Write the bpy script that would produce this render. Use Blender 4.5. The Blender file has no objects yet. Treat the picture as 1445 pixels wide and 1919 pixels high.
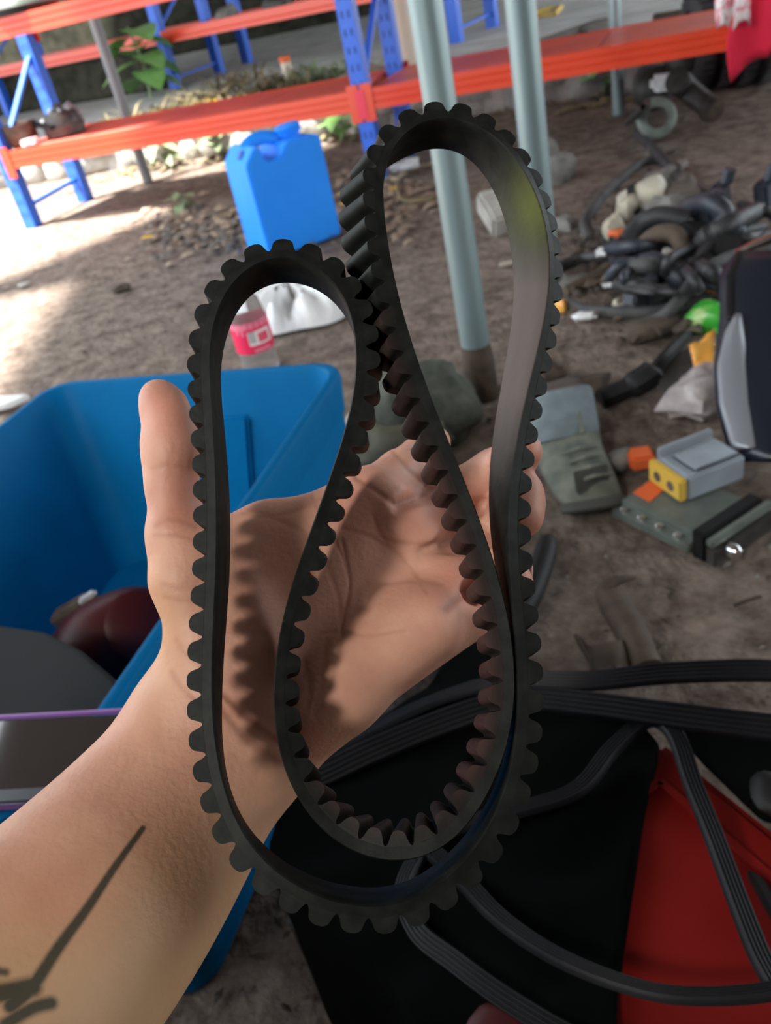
import bpy, bmesh, math, random
import numpy as np
from mathutils import Vector, Matrix
random.seed(7)
rng = np.random.default_rng(5)
C = bpy.context.scene.collection
scene = bpy.context.scene

# ------------------------------------------------------------------ camera, world, light
FPX, CX, CY = 1600.0, 722.5, 959.5
ROLL, PITCH, CAMH = math.radians(13.2), math.radians(32.5), 0.95
right0, up0, back0 = Vector((1, 0, 0)), Vector((0, math.sin(PITCH), math.cos(PITCH))), Vector((0, -math.cos(PITCH), math.sin(PITCH)))
AX = right0 * math.cos(ROLL) - up0 * math.sin(ROLL)
AY = right0 * math.sin(ROLL) + up0 * math.cos(ROLL)
AZ = back0
CAM = Vector((0, 0, CAMH))
cam_data = bpy.data.cameras.new('camera')
cam = bpy.data.objects.new('camera', cam_data)
C.objects.link(cam)
cam_data.sensor_fit = 'VERTICAL'
cam_data.sensor_height = 24.0
cam_data.lens = FPX / 1919.0 * 24.0
cam_data.clip_start = 0.02
cam_data.clip_end = 100
cam_data.dof.use_dof = True
cam_data.dof.focus_distance = 0.31
cam_data.dof.aperture_fstop = 11.0
cam.matrix_world = Matrix((
    (AX.x, AY.x, AZ.x, CAM.x), (AX.y, AY.y, AZ.y, CAM.y), (AX.z, AY.z, AZ.z, CAM.z), (0, 0, 0, 1)))
scene.camera = cam

world = bpy.data.worlds.new('world')
scene.world = world
world.use_nodes = True
bg = world.node_tree.nodes['Background']
bg.inputs['Color'].default_value = (0.86, 0.94, 1.0, 1)
bg.inputs['Strength'].default_value = 2.0
sun_data = bpy.data.lights.new('sun', 'SUN')
sun_data.energy = 13.0
sun_data.angle = math.radians(5)
sun_data.color = (1.0, 0.95, 0.87)
sun = bpy.data.objects.new('sun', sun_data)
C.objects.link(sun)
SUN_TO = Vector((-0.33, -0.12, 0.93)).normalized()
sun.rotation_euler = SUN_TO.to_track_quat('Z', 'Y').to_euler()
sun.location = (-4, 0, 6)
key_data = bpy.data.lights.new('added_key_light', 'AREA')      # added area lamp behind the viewer's left shoulder, lights the palm
key_data.shape = 'RECTANGLE'; key_data.size = 0.28; key_data.size_y = 0.4
key_data.energy = 16.0
key_data.color = (1.0, 0.96, 0.90)
key = bpy.data.objects.new('added_key_light', key_data)
C.objects.link(key)
key.location = (-1.25, -0.97, 2.05)
key.rotation_euler = Vector((-0.55, -0.55, 0.60)).to_track_quat('Z', 'Y').to_euler()
scene.view_settings.view_transform = 'Standard'
scene.view_settings.look = 'None'
scene.view_settings.gamma = 1.0
scene.view_settings.use_curve_mapping = False
scene.view_settings.exposure = 1.2

# ------------------------------------------------------------------ measuring helpers (the photograph's sight lines met with real planes)
def sight(u, v):
    return AX * ((u - CX) / FPX) + AY * (-(v - CY) / FPX) - AZ
def G(u, v, z=0.0):
    d = sight(u, v)
    return CAM + d * ((z - CAMH) / d.z)
def P(u, v, d):
    return CAM + sight(u, v) * d
RA = math.radians(-25)
RD, RN, RO = Vector((math.cos(RA), math.sin(RA), 0)), Vector((-math.sin(RA), math.cos(RA), 0)), Vector((-1.673, 5.521, 0))
def R(t, s, z=0.0):
    return RO + RD * t + RN * s + Vector((0, 0, z))

# ------------------------------------------------------------------ materials
def mat(name, col, rough=0.6, metal=0.0, col2=None, scale=20.0, bump=0.0, bscale=None, spec=0.5, detail=4, stretch=None, coat=0.0, lo=0.35, hi=0.65, nrough=0.5):
    m = bpy.data.materials.new(name)
    m.use_nodes = True
    nt = m.node_tree
    b = nt.nodes['Principled BSDF']
    b.inputs['Base Color'].default_value = (*col, 1)
    b.inputs['Roughness'].default_value = rough
    b.inputs['Metallic'].default_value = metal
    b.inputs['Specular IOR Level'].default_value = spec
    b.inputs['Coat Weight'].default_value = coat
    tc = nt.nodes.new('ShaderNodeTexCoord')
    mp = nt.nodes.new('ShaderNodeMapping')
    nt.links.new(tc.outputs['Object'], mp.inputs['Vector'])
    if stretch:
        mp.inputs['Scale'].default_value = stretch
    if col2 is not None:
        n = nt.nodes.new('ShaderNodeTexNoise')
        n.inputs['Scale'].default_value = scale
        n.inputs['Detail'].default_value = detail
        n.inputs['Roughness'].default_value = nrough
        nt.links.new(mp.outputs['Vector'], n.inputs['Vector'])
        r = nt.nodes.new('ShaderNodeValToRGB')
        r.color_ramp.elements[0].position, r.color_ramp.elements[1].position = lo, hi
        r.color_ramp.elements[0].color = (*col, 1)
        r.color_ramp.elements[1].color = (*col2, 1)
        nt.links.new(n.outputs['Fac'], r.inputs['Fac'])
        nt.links.new(r.outputs['Color'], b.inputs['Base Color'])
    if bump:
        n2 = nt.nodes.new('ShaderNodeTexNoise')
        n2.inputs['Scale'].default_value = bscale or scale
        n2.inputs['Detail'].default_value = 5
        nt.links.new(mp.outputs['Vector'], n2.inputs['Vector'])
        bp = nt.nodes.new('ShaderNodeBump')
        bp.inputs['Strength'].default_value = 1.0
        bp.inputs['Distance'].default_value = bump
        nt.links.new(n2.outputs['Fac'], bp.inputs['Height'])
        nt.links.new(bp.outputs['Normal'], b.inputs['Normal'])
    return m
def bsdf(m):
    return m.node_tree.nodes['Principled BSDF']

M = {}
M['dirt'] = mat('packed_dirt', (0.085, 0.060, 0.048), 0.95, col2=(0.29, 0.232, 0.19), scale=13, bump=0.016, bscale=40, detail=10, spec=0.2, lo=0.34, hi=0.68, nrough=0.72)
M['concrete'] = mat('grey_concrete', (0.36, 0.36, 0.34), 0.9, col2=(0.50, 0.50, 0.475), scale=3, bump=0.004, bscale=40, spec=0.2)
M['stone'] = mat('pale_stone', (0.44, 0.42, 0.38), 0.9, col2=(0.26, 0.25, 0.22), scale=9, bump=0.012, bscale=25, spec=0.2)
M['stone_grey'] = mat('grey_stone', (0.30, 0.29, 0.27), 0.95, col2=(0.18, 0.17, 0.155), scale=9, bump=0.012, bscale=25, spec=0.2)
M['dark_wall'] = mat('backdrop_shade', (0.020, 0.020, 0.014), 0.95, col2=(0.05, 0.048, 0.035), scale=6, spec=0.1)  # near-black tone stands in for the shade behind the racks
M['roof'] = mat('dull_roof_sheet', (0.16, 0.15, 0.14), 0.8)
M['wall'] = mat('dull_workshop_wall', (0.14, 0.13, 0.12), 0.9)
M['orange'] = mat('orange_enamel', (0.72, 0.058, 0.018), 0.32, spec=0.5, coat=0.2)
M['deck'] = mat('red_deck_sheet', (0.72, 0.125, 0.085), 0.42, col2=(0.58, 0.105, 0.08), scale=4, spec=0.3)
M['blue_post'] = mat('blue_enamel', (0.025, 0.14, 0.70), 0.4, col2=(0.02, 0.11, 0.58), scale=120, bump=0.001, bscale=200)
M['hole'] = mat('slot_shadowed_steel', (0.01, 0.03, 0.16), 0.7)
M['red_clip'] = mat('red_plastic_clip', (0.75, 0.03, 0.07), 0.4)
M['galv'] = mat('galvanised_steel', (0.28, 0.36, 0.365), 0.42, 0.5, col2=(0.22, 0.29, 0.295), scale=14, stretch=(1, 1, 0.15))
M['galv_grey'] = mat('grey_painted_steel', (0.18, 0.20, 0.21), 0.5, 0.3)
M['cream'] = mat('cream_pvc', (0.70, 0.58, 0.46), 0.5)
M['can'] = mat('blue_polyethylene', (0.014, 0.25, 0.92), 0.5, col2=(0.018, 0.28, 0.95), scale=5, spec=0.25)
M['can_dark'] = mat('dark_blue_plastic', (0.012, 0.07, 0.36), 0.5)
M['bin'] = mat('teal_blue_plastic', (0.001, 0.135, 0.34), 0.45, col2=(0.001, 0.122, 0.31), scale=12, bump=0.0004, bscale=180, spec=0.06)
M['black_plastic'] = mat('black_gloss_plastic', (0.010, 0.014, 0.024), 0.28, spec=0.6)
M['black_matte'] = mat('black_matte_plastic', (0.008, 0.008, 0.0085), 0.6, spec=0.3)
M['grey_panel'] = mat('charcoal_plastic', (0.009, 0.010, 0.0112), 0.65, spec=0.2, bump=0.0004, bscale=500)
M['rubber'] = mat('black_hose_rubber', (0.022, 0.022, 0.024), 0.55, col2=(0.05, 0.05, 0.052), scale=18)
M['rubber_grey'] = mat('dusty_grey_rubber', (0.09, 0.09, 0.088), 0.75, col2=(0.04, 0.04, 0.042), scale=14)
M['rubber_brown'] = mat('dusty_brown_rubber', (0.12, 0.085, 0.06), 0.8, col2=(0.05, 0.04, 0.035), scale=14)
M['rubber_blue'] = mat('bluish_black_rubber', (0.045, 0.055, 0.075), 0.45, col2=(0.02, 0.022, 0.03), scale=14)
M['rib_belt'] = mat('ribbed_belt_rubber', (0.0055, 0.006, 0.0075), 0.5, col2=(0.009, 0.0095, 0.0115), scale=40, spec=0.22)
M['silver'] = mat('silver_paint', (0.30, 0.315, 0.345), 0.32, 0.35)
M['alu'] = mat('dull_cast_aluminium', (0.20, 0.225, 0.20), 0.5, 0.5, col2=(0.15, 0.17, 0.155), scale=22)
M['steel'] = mat('worn_steel', (0.45, 0.45, 0.44), 0.4, 0.8)
M['chrome'] = mat('bright_chrome', (0.85, 0.87, 0.88), 0.15, 1.0)
M['dark_metal'] = mat('oily_dark_metal', (0.035, 0.033, 0.032), 0.5, 0.4, col2=(0.08, 0.075, 0.07), scale=16)
M['rust'] = mat('rusty_iron', (0.055, 0.042, 0.033), 0.75, 0.3, col2=(0.10, 0.07, 0.05), scale=30, bump=0.001)
M['orange_sticker'] = mat('orange_sticker', (0.72, 0.13, 0.03), 0.6)
M['orange_film'] = mat('orange_plastic_film', (0.85, 0.36, 0.05), 0.4, col2=(0.9, 0.5, 0.12), scale=20)
M['yellow'] = mat('yellow_plastic', (0.62, 0.40, 0.06), 0.5)
M['pale_blue_plastic'] = mat('milky_blue_plastic', (0.30, 0.35, 0.40), 0.4, col2=(0.24, 0.27, 0.30), scale=14)
M['red_plastic'] = mat('red_plastic', (0.165, 0.005, 0.003), 0.6, col2=(0.13, 0.004, 0.0025), scale=6, spec=0.15)
M['dark_red'] = mat('dark_red_plastic', (0.05, 0.004, 0.005), 0.45, spec=0.3)
M['black_cloth'] = mat('black_cloth', (0.0026, 0.003, 0.003), 0.95, bump=0.0006, bscale=900, spec=0.03)
M['red_cloth'] = mat('red_cloth', (0.72, 0.012, 0.05), 0.85, bump=0.003, bscale=30)
M['pink_cloth'] = mat('pink_white_cloth', (0.80, 0.30, 0.36), 0.9, col2=(0.9, 0.80, 0.8), scale=30, lo=0.45, hi=0.5)
M['white_bag'] = mat('white_plastic_film', (0.85, 0.86, 0.86), 0.35, bump=0.004, bscale=30)
M['grey_bag'] = mat('clear_crumpled_film', (0.50, 0.45, 0.44), 0.3, col2=(0.3, 0.26, 0.26), scale=25, bump=0.004, bscale=50)
M['label_red'] = mat('red_bottle_label', (0.80, 0.02, 0.10), 0.45)
M['label_white'] = mat('white_label_print', (0.85, 0.80, 0.80), 0.5)
M['label_pink'] = mat('pink_label_print', (0.85, 0.22, 0.32), 0.5)
M['barcode'] = mat('grey_barcode_print', (0.45, 0.43, 0.43), 0.5)
M['green_wrap'] = mat('green_foil_wrapper', (0.06, 0.48, 0.05), 0.3, col2=(0.45, 0.68, 0.25), scale=22, lo=0.55, hi=0.66)
M['leaf'] = mat('green_leaf', (0.13, 0.30, 0.07), 0.5, col2=(0.20, 0.38, 0.12), scale=9)
M['weed'] = mat('pale_weed', (0.16, 0.22, 0.10), 0.7, col2=(0.24, 0.29, 0.17), scale=9)
M['dry'] = mat('dry_grass', (0.20, 0.15, 0.08), 0.9, col2=(0.12, 0.11, 0.05), scale=5)
M['leaf_dry'] = mat('dry_leaf', (0.17, 0.115, 0.08), 0.9, col2=(0.36, 0.28, 0.20), scale=6)
M['leaf_yellow'] = mat('yellow_leaf', (0.75, 0.48, 0.06), 0.7)
M['wood'] = mat('grey_weathered_wood', (0.16, 0.14, 0.125), 0.9, col2=(0.09, 0.08, 0.07), scale=6, stretch=(1, 12, 12))
M['brown_board'] = mat('brown_board', (0.14, 0.115, 0.10), 0.85, col2=(0.09, 0.07, 0.06), scale=14, stretch=(1, 10, 1))
M['boot_grey'] = mat('blue_grey_canvas', (0.17, 0.215, 0.23), 0.85, col2=(0.13, 0.16, 0.17), scale=30, bump=0.001, bscale=300)
M['boot_green'] = mat('green_grey_canvas', (0.19, 0.20, 0.155), 0.85, col2=(0.085, 0.10, 0.085), scale=22, bump=0.001, bscale=300)
M['sole'] = mat('dark_rubber_sole', (0.05, 0.05, 0.042), 0.8)
M['camo'] = mat('dark_green_canvas', (0.045, 0.052, 0.038), 0.9, col2=(0.10, 0.105, 0.085), scale=20, bump=0.004, bscale=45)
M['olive'] = mat('olive_leather', (0.09, 0.088, 0.055), 0.6, col2=(0.16, 0.15, 0.10), scale=20)
M['rag'] = mat('pale_grey_rag', (0.36, 0.35, 0.32), 0.9, bump=0.004, bscale=40)
M['bone'] = mat('off_white_plastic', (0.55, 0.50, 0.38), 0.5, col2=(0.40, 0.37, 0.30), scale=20)
M['grey_cast'] = mat('dusty_grey_casting', (0.22, 0.21, 0.195), 0.8, col2=(0.12, 0.115, 0.105), scale=18, bump=0.003, bscale=40)
M['glass_dark'] = mat('dark_glass', (0.010, 0.010, 0.013), 0.06, spec=0.8, coat=0.5)
M['purple_edge'] = mat('purple_edge', (0.22, 0.10, 0.32), 0.3, spec=0.6)
M['purple_rim'] = mat('lilac_rim', (0.42, 0.20, 0.55), 0.3, spec=0.6)
M['bottle'] = mat('clear_bottle_plastic', (0.75, 0.75, 0.75), 0.12)
bsdf(M['bottle']).inputs['Transmission Weight'].default_value = 0.85
bsdf(M['bottle']).inputs['IOR'].default_value = 1.2
M['nail'] = mat('finger_nail', (0.62, 0.40, 0.34), 0.3)

# skin: pigment, and creases darkened by redder tone and fold shade, from stored values
def skin_material():
    m = mat('skin', (0.48, 0.245, 0.165), 0.5, spec=0.3)
    nt = m.node_tree; b = bsdf(m)
    tc = nt.nodes.new('ShaderNodeTexCoord')
    n = nt.nodes.new('ShaderNodeTexNoise'); n.inputs['Scale'].default_value = 60; n.inputs['Detail'].default_value = 8
    nt.links.new(tc.outputs['Object'], n.inputs['Vector'])
    r = nt.nodes.new('ShaderNodeValToRGB')
    r.color_ramp.elements[0].position, r.color_ramp.elements[1].position = 0.3, 0.7
    r.color_ramp.elements[0].color = (0.50, 0.245, 0.172, 1); r.color_ramp.elements[1].color = (0.60, 0.325, 0.232, 1)
    nt.links.new(n.outputs['Fac'], r.inputs['Fac'])
    def mixc(a_sock, col, name):
        at = nt.nodes.new('ShaderNodeAttribute'); at.attribute_name = name
        mx = nt.nodes.new('ShaderNodeMix'); mx.data_type = 'RGBA'
        nt.links.new(at.outputs['Fac'], mx.inputs['Factor'])
        nt.links.new(a_sock, mx.inputs['A']); mx.inputs['B'].default_value = (*col, 1)
        return mx.outputs['Result'], at
    c, _ = mixc(r.outputs['Color'], (0.50, 0.32, 0.16), 'tan')
    c, _ = mixc(c, (0.50, 0.17, 0.12), 'flush')
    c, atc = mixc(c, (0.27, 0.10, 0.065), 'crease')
    c, _ = mixc(c, (0.030, 0.034, 0.022), 'ink')
    nt.links.new(c, b.inputs['Base Color'])
    b.inputs['Subsurface Weight'].default_value = 0.12
    b.inputs['Subsurface Radius'].default_value = (1.0, 0.4, 0.2)
    b.inputs['Subsurface Scale'].default_value = 0.006
    n2 = nt.nodes.new('ShaderNodeTexNoise'); n2.inputs['Scale'].default_value = 420; n2.inputs['Detail'].default_value = 4
    nt.links.new(tc.outputs['Object'], n2.inputs['Vector'])
    v = nt.nodes.new('ShaderNodeTexVoronoi'); v.feature = 'DISTANCE_TO_EDGE'; v.inputs['Scale'].default_value = 260
    nt.links.new(tc.outputs['Object'], v.inputs['Vector'])
    ad = nt.nodes.new('ShaderNodeMath'); ad.operation = 'MULTIPLY_ADD'; ad.inputs[1].default_value = 0.5
    nt.links.new(v.outputs['Distance'], ad.inputs[0]); nt.links.new(n2.outputs['Fac'], ad.inputs[2])
    bp = nt.nodes.new('ShaderNodeBump'); bp.inputs['Distance'].default_value = 0.00028; bp.inputs['Strength'].default_value = 0.8
    nt.links.new(ad.outputs[0], bp.inputs['Height']); nt.links.new(bp.outputs['Normal'], b.inputs['Normal'])
    return m
M['skin'] = skin_material()
def belt_material(name, attr_tip):
    m = mat(name, (0.012, 0.013, 0.012), 0.55, spec=0.14)
    nt = m.node_tree; b = bsdf(m)
    tc = nt.nodes.new('ShaderNodeTexCoord')
    n = nt.nodes.new('ShaderNodeTexNoise'); n.inputs['Scale'].default_value = 160; n.inputs['Detail'].default_value = 5
    nt.links.new(tc.outputs['Object'], n.inputs['Vector'])
    r = nt.nodes.new('ShaderNodeValToRGB')
    r.color_ramp.elements[0].position, r.color_ramp.elements[1].position = 0.4, 0.75
    r.color_ramp.elements[0].color = (0.006, 0.0068, 0.0060, 1); r.color_ramp.elements[1].color = (0.015, 0.0165, 0.014, 1)
    nt.links.new(n.outputs['Fac'], r.inputs['Fac'])
    c = r.outputs['Color']
    for an, col in (('worn', (0.105, 0.085, 0.078)), ('yellow_patch', (0.10, 0.11, 0.022)), ('rusty', (0.075, 0.034, 0.030))):
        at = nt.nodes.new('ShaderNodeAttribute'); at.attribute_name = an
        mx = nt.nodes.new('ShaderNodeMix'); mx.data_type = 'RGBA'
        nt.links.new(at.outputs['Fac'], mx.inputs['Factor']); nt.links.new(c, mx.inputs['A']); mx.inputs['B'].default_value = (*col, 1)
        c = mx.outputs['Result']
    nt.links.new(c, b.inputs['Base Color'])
    bp = nt.nodes.new('ShaderNodeBump'); bp.inputs['Distance'].default_value = 0.0003
    nt.links.new(n.outputs['Fac'], bp.inputs['Height']); nt.links.new(bp.outputs['Normal'], b.inputs['Normal'])
    return m
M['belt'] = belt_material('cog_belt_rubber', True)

# ------------------------------------------------------------------ building helpers
def tag(o, label=None, cat=None, group=None, kind=None):
    if label: o['label'] = label
    if cat: o['category'] = cat
    if group: o['group'] = group
    if kind: o['kind'] = kind
    return o
def empty(name, loc=(0, 0, 0), label=None, cat=None, group=None, kind=None):
    o = bpy.data.objects.new(name, None); C.objects.link(o)
    o.location = loc; o.empty_display_size = 0.05
    return tag(o, label, cat, group, kind)
class MB:
    """collects vertices and faces in world coordinates; build() links them as one mesh object"""
    def __init__(self): self.v, self.f = [], []
    def add(self, vs, fs):
        o = len(self.v); self.v += [tuple(p) for p in vs]; self.f += [tuple(i + o for i in f) for f in fs]; return self
    def box(self, c, sx, sy, sz, ax=None, ay=None, az=None):
        ax = Vector(ax or (1, 0, 0)); ay = Vector(ay or (0, 1, 0)); az = Vector(az) if az else ax.cross(ay).normalized()
        c = Vector(c); vs = []
        for k in (-1, 1):
            for i, j in ((-1, -1), (1, -1), (1, 1), (-1, 1)):
                vs.append(c + ax * (i * sx / 2) + ay * (j * sy / 2) + az * (k * sz / 2))
        return self.add(vs, [(3, 2, 1, 0), (4, 5, 6, 7), (0, 1, 5, 4), (1, 2, 6, 5), (2, 3, 7, 6), (3, 0, 4, 7)])
    def bar(self, a, b, w, h, up=(0, 0, 1)):
        a, b = Vector(a), Vector(b); d = (b - a); L = d.length; d.normalize()
        s = d.cross(Vector(up))
        if s.length < 1e-4: s = d.cross(Vector((0, 1, 0)))
        s.normalize(); n = s.cross(d).normalized()
        return self.box((a + b) / 2, L, w, h, d, s, n)
    def tube(self, pts, r, n=10, cap=True, sy=1.0):
        pts = [Vector(p) for p in pts]; N = len(pts)
        rs = r if isinstance(r, (list, tuple)) else [r] * N
        t0 = (pts[1] - pts[0]).normalized()
        nn = t0.cross(Vector((0.13, 0.31, 0.94)))
        if nn.length < 1e-3: nn = t0.cross(Vector((1, 0, 0)))
        nn.normalize(); vs, fs = [], []
        for i, p in enumerate(pts):
            t = (pts[min(i + 1, N - 1)] - pts[max(i - 1, 0)]).normalized()
            nn = (nn - t * nn.dot(t)).normalized(); b = t.cross(nn)
            for k in range(n):
                a = 2 * math.pi * k / n
                vs.append(p + (nn * math.cos(a) + b * (math.sin(a) * sy)) * rs[i])
        for i in range(N - 1):
            for k in range(n):
                k2 = (k + 1) % n
                fs.append((i * n + k, i * n + k2, (i + 1) * n + k2, (i + 1) * n + k))
        if cap: fs += [tuple(range(n - 1, -1, -1)), tuple(range((N - 1) * n, N * n))]
        return self.add(vs, fs)
    def lathe(self, c, axis, prof, n=20, cap=True):
        """prof: list of (distance along axis, radius)"""
        axis = Vector(axis).normalized(); u = axis.orthogonal().normalized(); w = axis.cross(u); c = Vector(c)
        vs, fs = [], []
        for h, r in prof:
            for k in range(n):
                a = 2 * math.pi * k / n
                vs.append(c + axis * h + (u * math.cos(a) + w * math.sin(a)) * r)
        for i in range(len(prof) - 1):
            for k in range(n):
                k2 = (k + 1) % n
                fs.append((i * n + k, i * n + k2, (i + 1) * n + k2, (i + 1) * n + k))
        if cap: fs += [tuple(range(n - 1, -1, -1)), tuple(range((len(prof) - 1) * n, len(prof) * n))]
        return self.add(vs, fs)
    def loft(self, rings, closed=True, cap=True):
        n = len(rings[0]); vs = [p for r in rings for p in r]; fs = []
        for i in range(len(rings) - 1):
            for k in range(n if closed else n - 1):
                k2 = (k + 1) % n
                fs.append((i * n + k, i * n + k2, (i + 1) * n + k2, (i + 1) * n + k))
        if cap: fs += [tuple(range(n - 1, -1, -1)), tuple(range((len(rings) - 1) * n, len(rings) * n))]
        return self.add(vs, fs)
    def prism(self, poly, off):
        poly = [Vector(p) for p in poly]; n = len(poly); off = Vector(off)
        fs = [tuple(range(n - 1, -1, -1)), tuple(range(n, 2 * n))] + [(i, (i + 1) % n, n + (i + 1) % n, n + i) for i in range(n)]
        return self.add(poly + [p + off for p in poly], fs)
    def blob(self, c, r, sc=(1, 1, 1), amp=0.2, seed=0, seg=10, rings=7, freq=2.0, rot=0.0, sq=0.0):
        rr = random.Random(seed); ph = [rr.uniform(0, 6.28) for _ in range(6)]
        c = Vector(c); rows = []
        cr, sr = math.cos(rot), math.sin(rot)
        for i in range(1, rings):
            th = math.pi * i / rings; row = []
            for k in range(seg):
                a = 2 * math.pi * k / seg
                x, y, z = math.sin(th) * math.cos(a), math.sin(th) * math.sin(a), math.cos(th)
                if sq: e = 1 - sq + sq / max(abs(x), abs(y), abs(z)); x, y, z = x * e, y * e, z * e
                q = 1 + amp * (math.sin(freq * 2 * x + ph[0]) * math.sin(freq * 2 * y + ph[1]) + math.sin(freq * 3 * z + ph[2]) * math.cos(freq * 2.5 * x + ph[3]) * 0.6 + rr.uniform(-.25, .25))
                x, y, z = x * r * q * sc[0], y * r * q * sc[1], z * r * q * sc[2]
                row.append(c + Vector((x * cr - y * sr, x * sr + y * cr, z)))
            rows.append(row)
        n = seg; vs = [p for r_ in rows for p in r_]; fs = []
        for i in range(len(rows) - 1):
            for k in range(n):
                fs.append((i * n + k, (i + 1) * n + k, (i + 1) * n + (k + 1) % n, i * n + (k + 1) % n))
        fs += [tuple(range(n)), tuple(range(len(rows) * n - 1, (len(rows) - 1) * n - 1, -1))]
        return self.add(vs, fs)
    def build(self, name, m, parent=None, smooth=False, bevel=0.0, seg=2, fix=True, angle=None):
        me = bpy.data.meshes.new(name)
        org = Vector((0, 0, 0))
        if parent is None and self.v:
            a = np.array(self.v); org = Vector(((a[:, 0].min() + a[:, 0].max()) / 2, (a[:, 1].min() + a[:, 1].max()) / 2, a[:, 2].min()))
        elif parent is not None:
            org = world_loc(parent)
        me.from_pydata([Vector(p) - org for p in self.v], [], self.f)
        if bevel or fix:
            bm = bmesh.new(); bm.from_mesh(me)
            if fix: bmesh.ops.recalc_face_normals(bm, faces=bm.faces)
            if bevel: bmesh.ops.bevel(bm, geom=[e for e in bm.edges if len(e.link_faces) == 2 and e.calc_face_angle(0) > 0.5], offset=bevel, segments=seg, affect='EDGES', clamp_overlap=True)
            bm.to_mesh(me); bm.free()
        me.update()
        if smooth or bevel:
            me.polygons.foreach_set('use_smooth', [True] * len(me.polygons))
            if hasattr(me, 'set_sharp_from_angle'): me.set_sharp_from_angle(angle=math.radians(angle or 40))
        if m is not None: me.materials.append(m)
        o = bpy.data.objects.new(name, me); C.objects.link(o)
        if parent is not None:
            o.parent = parent
        else:
            o.location = org
        return o
def world_loc(o):
    l = Vector(o.location)
    while o.parent is not None:
        o = o.parent; l = l + Vector(o.location)
    return l
def spline(pts, n=8, closed=False):
    """Catmull-Rom through points (any dimension)"""
    a = [np.array(p, float) for p in pts]; N = len(a); out = []
    rngi = range(N) if closed else range(N - 1)
    for i in rngi:
        if closed: p0, p1, p2, p3 = a[(i - 1) % N], a[i], a[(i + 1) % N], a[(i + 2) % N]
        else: p0, p1, p2, p3 = a[max(i - 1, 0)], a[i], a[i + 1], a[min(i + 2, N - 1)]
        for k in range(n):
            t = k / n
            out.append(0.5 * (2 * p1 + (p2 - p0) * t + (2 * p0 - 5 * p1 + 4 * p2 - p3) * t * t + (3 * p1 - p0 - 3 * p2 + p3) * t ** 3))
    if not closed: out.append(a[-1])
    return out
def struct(mb, name, m, parent=None, **k):
    o = mb.build(name, m, parent, **k); o['kind'] = 'structure'; return o

# ------------------------------------------------------------------ setting: ground, slab, wall, roof
mb = MB(); nx = 130
xs = np.concatenate([np.linspace(-12, -5, 12, endpoint=False), np.linspace(-5, 5, nx - 32), np.linspace(6, 24, 20)]); ys = np.concatenate([np.linspace(-4, 9, nx - 20), np.linspace(9.5, 34, 20)])
vv = []
for y in ys:
    for x in xs:
        z = 0.006 * math.sin(3.1 * x + 1.3 * y) * math.sin(2.3 * y - x) + 0.004 * math.sin(7 * x + 2) * math.sin(6.1 * y) - 0.006
        vv.append((x, y, z))
mb.add(vv, [(j * nx + i, j * nx + i + 1, (j + 1) * nx + i + 1, (j + 1) * nx + i) for j in range(nx - 1) for i in range(nx - 1)])
floor = struct(mb, 'floor', M['dirt'], smooth=True, fix=False)
SLAB = 0.25
mb = MB(); mb.prism([R(-9, 1.75, -0.1), R(12, 1.45, -0.1), R(12, 12, -0.1), R(-9, 12, -0.1)], (0, 0, SLAB + 0.1))
slab = struct(mb, 'floor_slab', M['concrete'])
mb = MB(); mb.box(R(-4, 9.4, 1.4), 18, 0.1, 2.8, RD, RN); struct(mb, 'wall_back', M['dark_wall'])
# roof over the yard and racks, its left edge open to the sky and sun
ROOF = 2.7
sh = SUN_TO * (ROOF / SUN_TO.z)
e1, e2 = G(0, 520), G(335, 385)
ed = (e2 - e1).normalized()
f1, f2 = e1 + sh - ed * 0.6, e1 + sh + ed * 2.6
mb = MB(); mb.prism([Vector((-2.15, -2.6, ROOF)), Vector((5.5, -2.6, ROOF)), Vector((7, 9, ROOF)), Vector((2, 16, ROOF)), Vector((-12, 16, ROOF)), Vector((-12, 8.2, ROOF)), Vector((f2.x - 1.2, f2.y + 1.2, ROOF)), Vector((f2.x, f2.y, ROOF)), Vector((f1.x, f1.y, ROOF)), Vector((-2.15, f1.y, ROOF))], (0, 0, 0.06))
struct(mb, 'ceiling', M['roof'])
mb = MB(); mb.box((1.82, -2.6, 1.3), 7.9, 0.1, 2.7); struct(mb, 'wall_rear', M['wall'])
mb = MB(); mb.box((-2.1, -0.55, 0.55), 0.12, 4.0, 1.1); struct(mb, 'wall_added_left', M['wall'])  # added unseen parapet, dims the near ground but not the hand
mb = MB(); mb.box((-0.64, -1.15, 0.575), 0.1, 2.9, 1.15); struct(mb, 'wall_added_blocker', M['wall'])  # added unseen wall that keeps the key lamp off the near ground
# low rubble wall below the slab edge, stone by stone
mb = MB(); mb.prism([R(-4, 1.57, 0), R(6.5, 1.36, 0), R(6.5, 1.75, 0), R(-4, 1.80, 0)], (0, 0, 0.235))
lw = struct(mb, 'wall_low_stone', M['stone'])
t = -2.6; k = 0
while t < 5.2:
    w = random.uniform(0.14, 0.46)
    for row in range(2):
        hh = random.uniform(0.12, 0.17)
        b = MB(); b.blob(R(t + w / 2 + row * 0.08, 1.60 - 0.035 * (t + 3) / 2 + random.uniform(-.02, .02), 0.06 + row * 0.12 + random.uniform(-.02, .02)), 0.5, (w * 1.12, 0.20, hh * 1.25), 0.10, 100 + k, 12, 8, sq=.55)
        o = b.build('stone', M[random.choice(('stone', 'stone', 'stone_grey'))], lw, smooth=True, angle=60); k += 1
    t += w * 0.95

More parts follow.
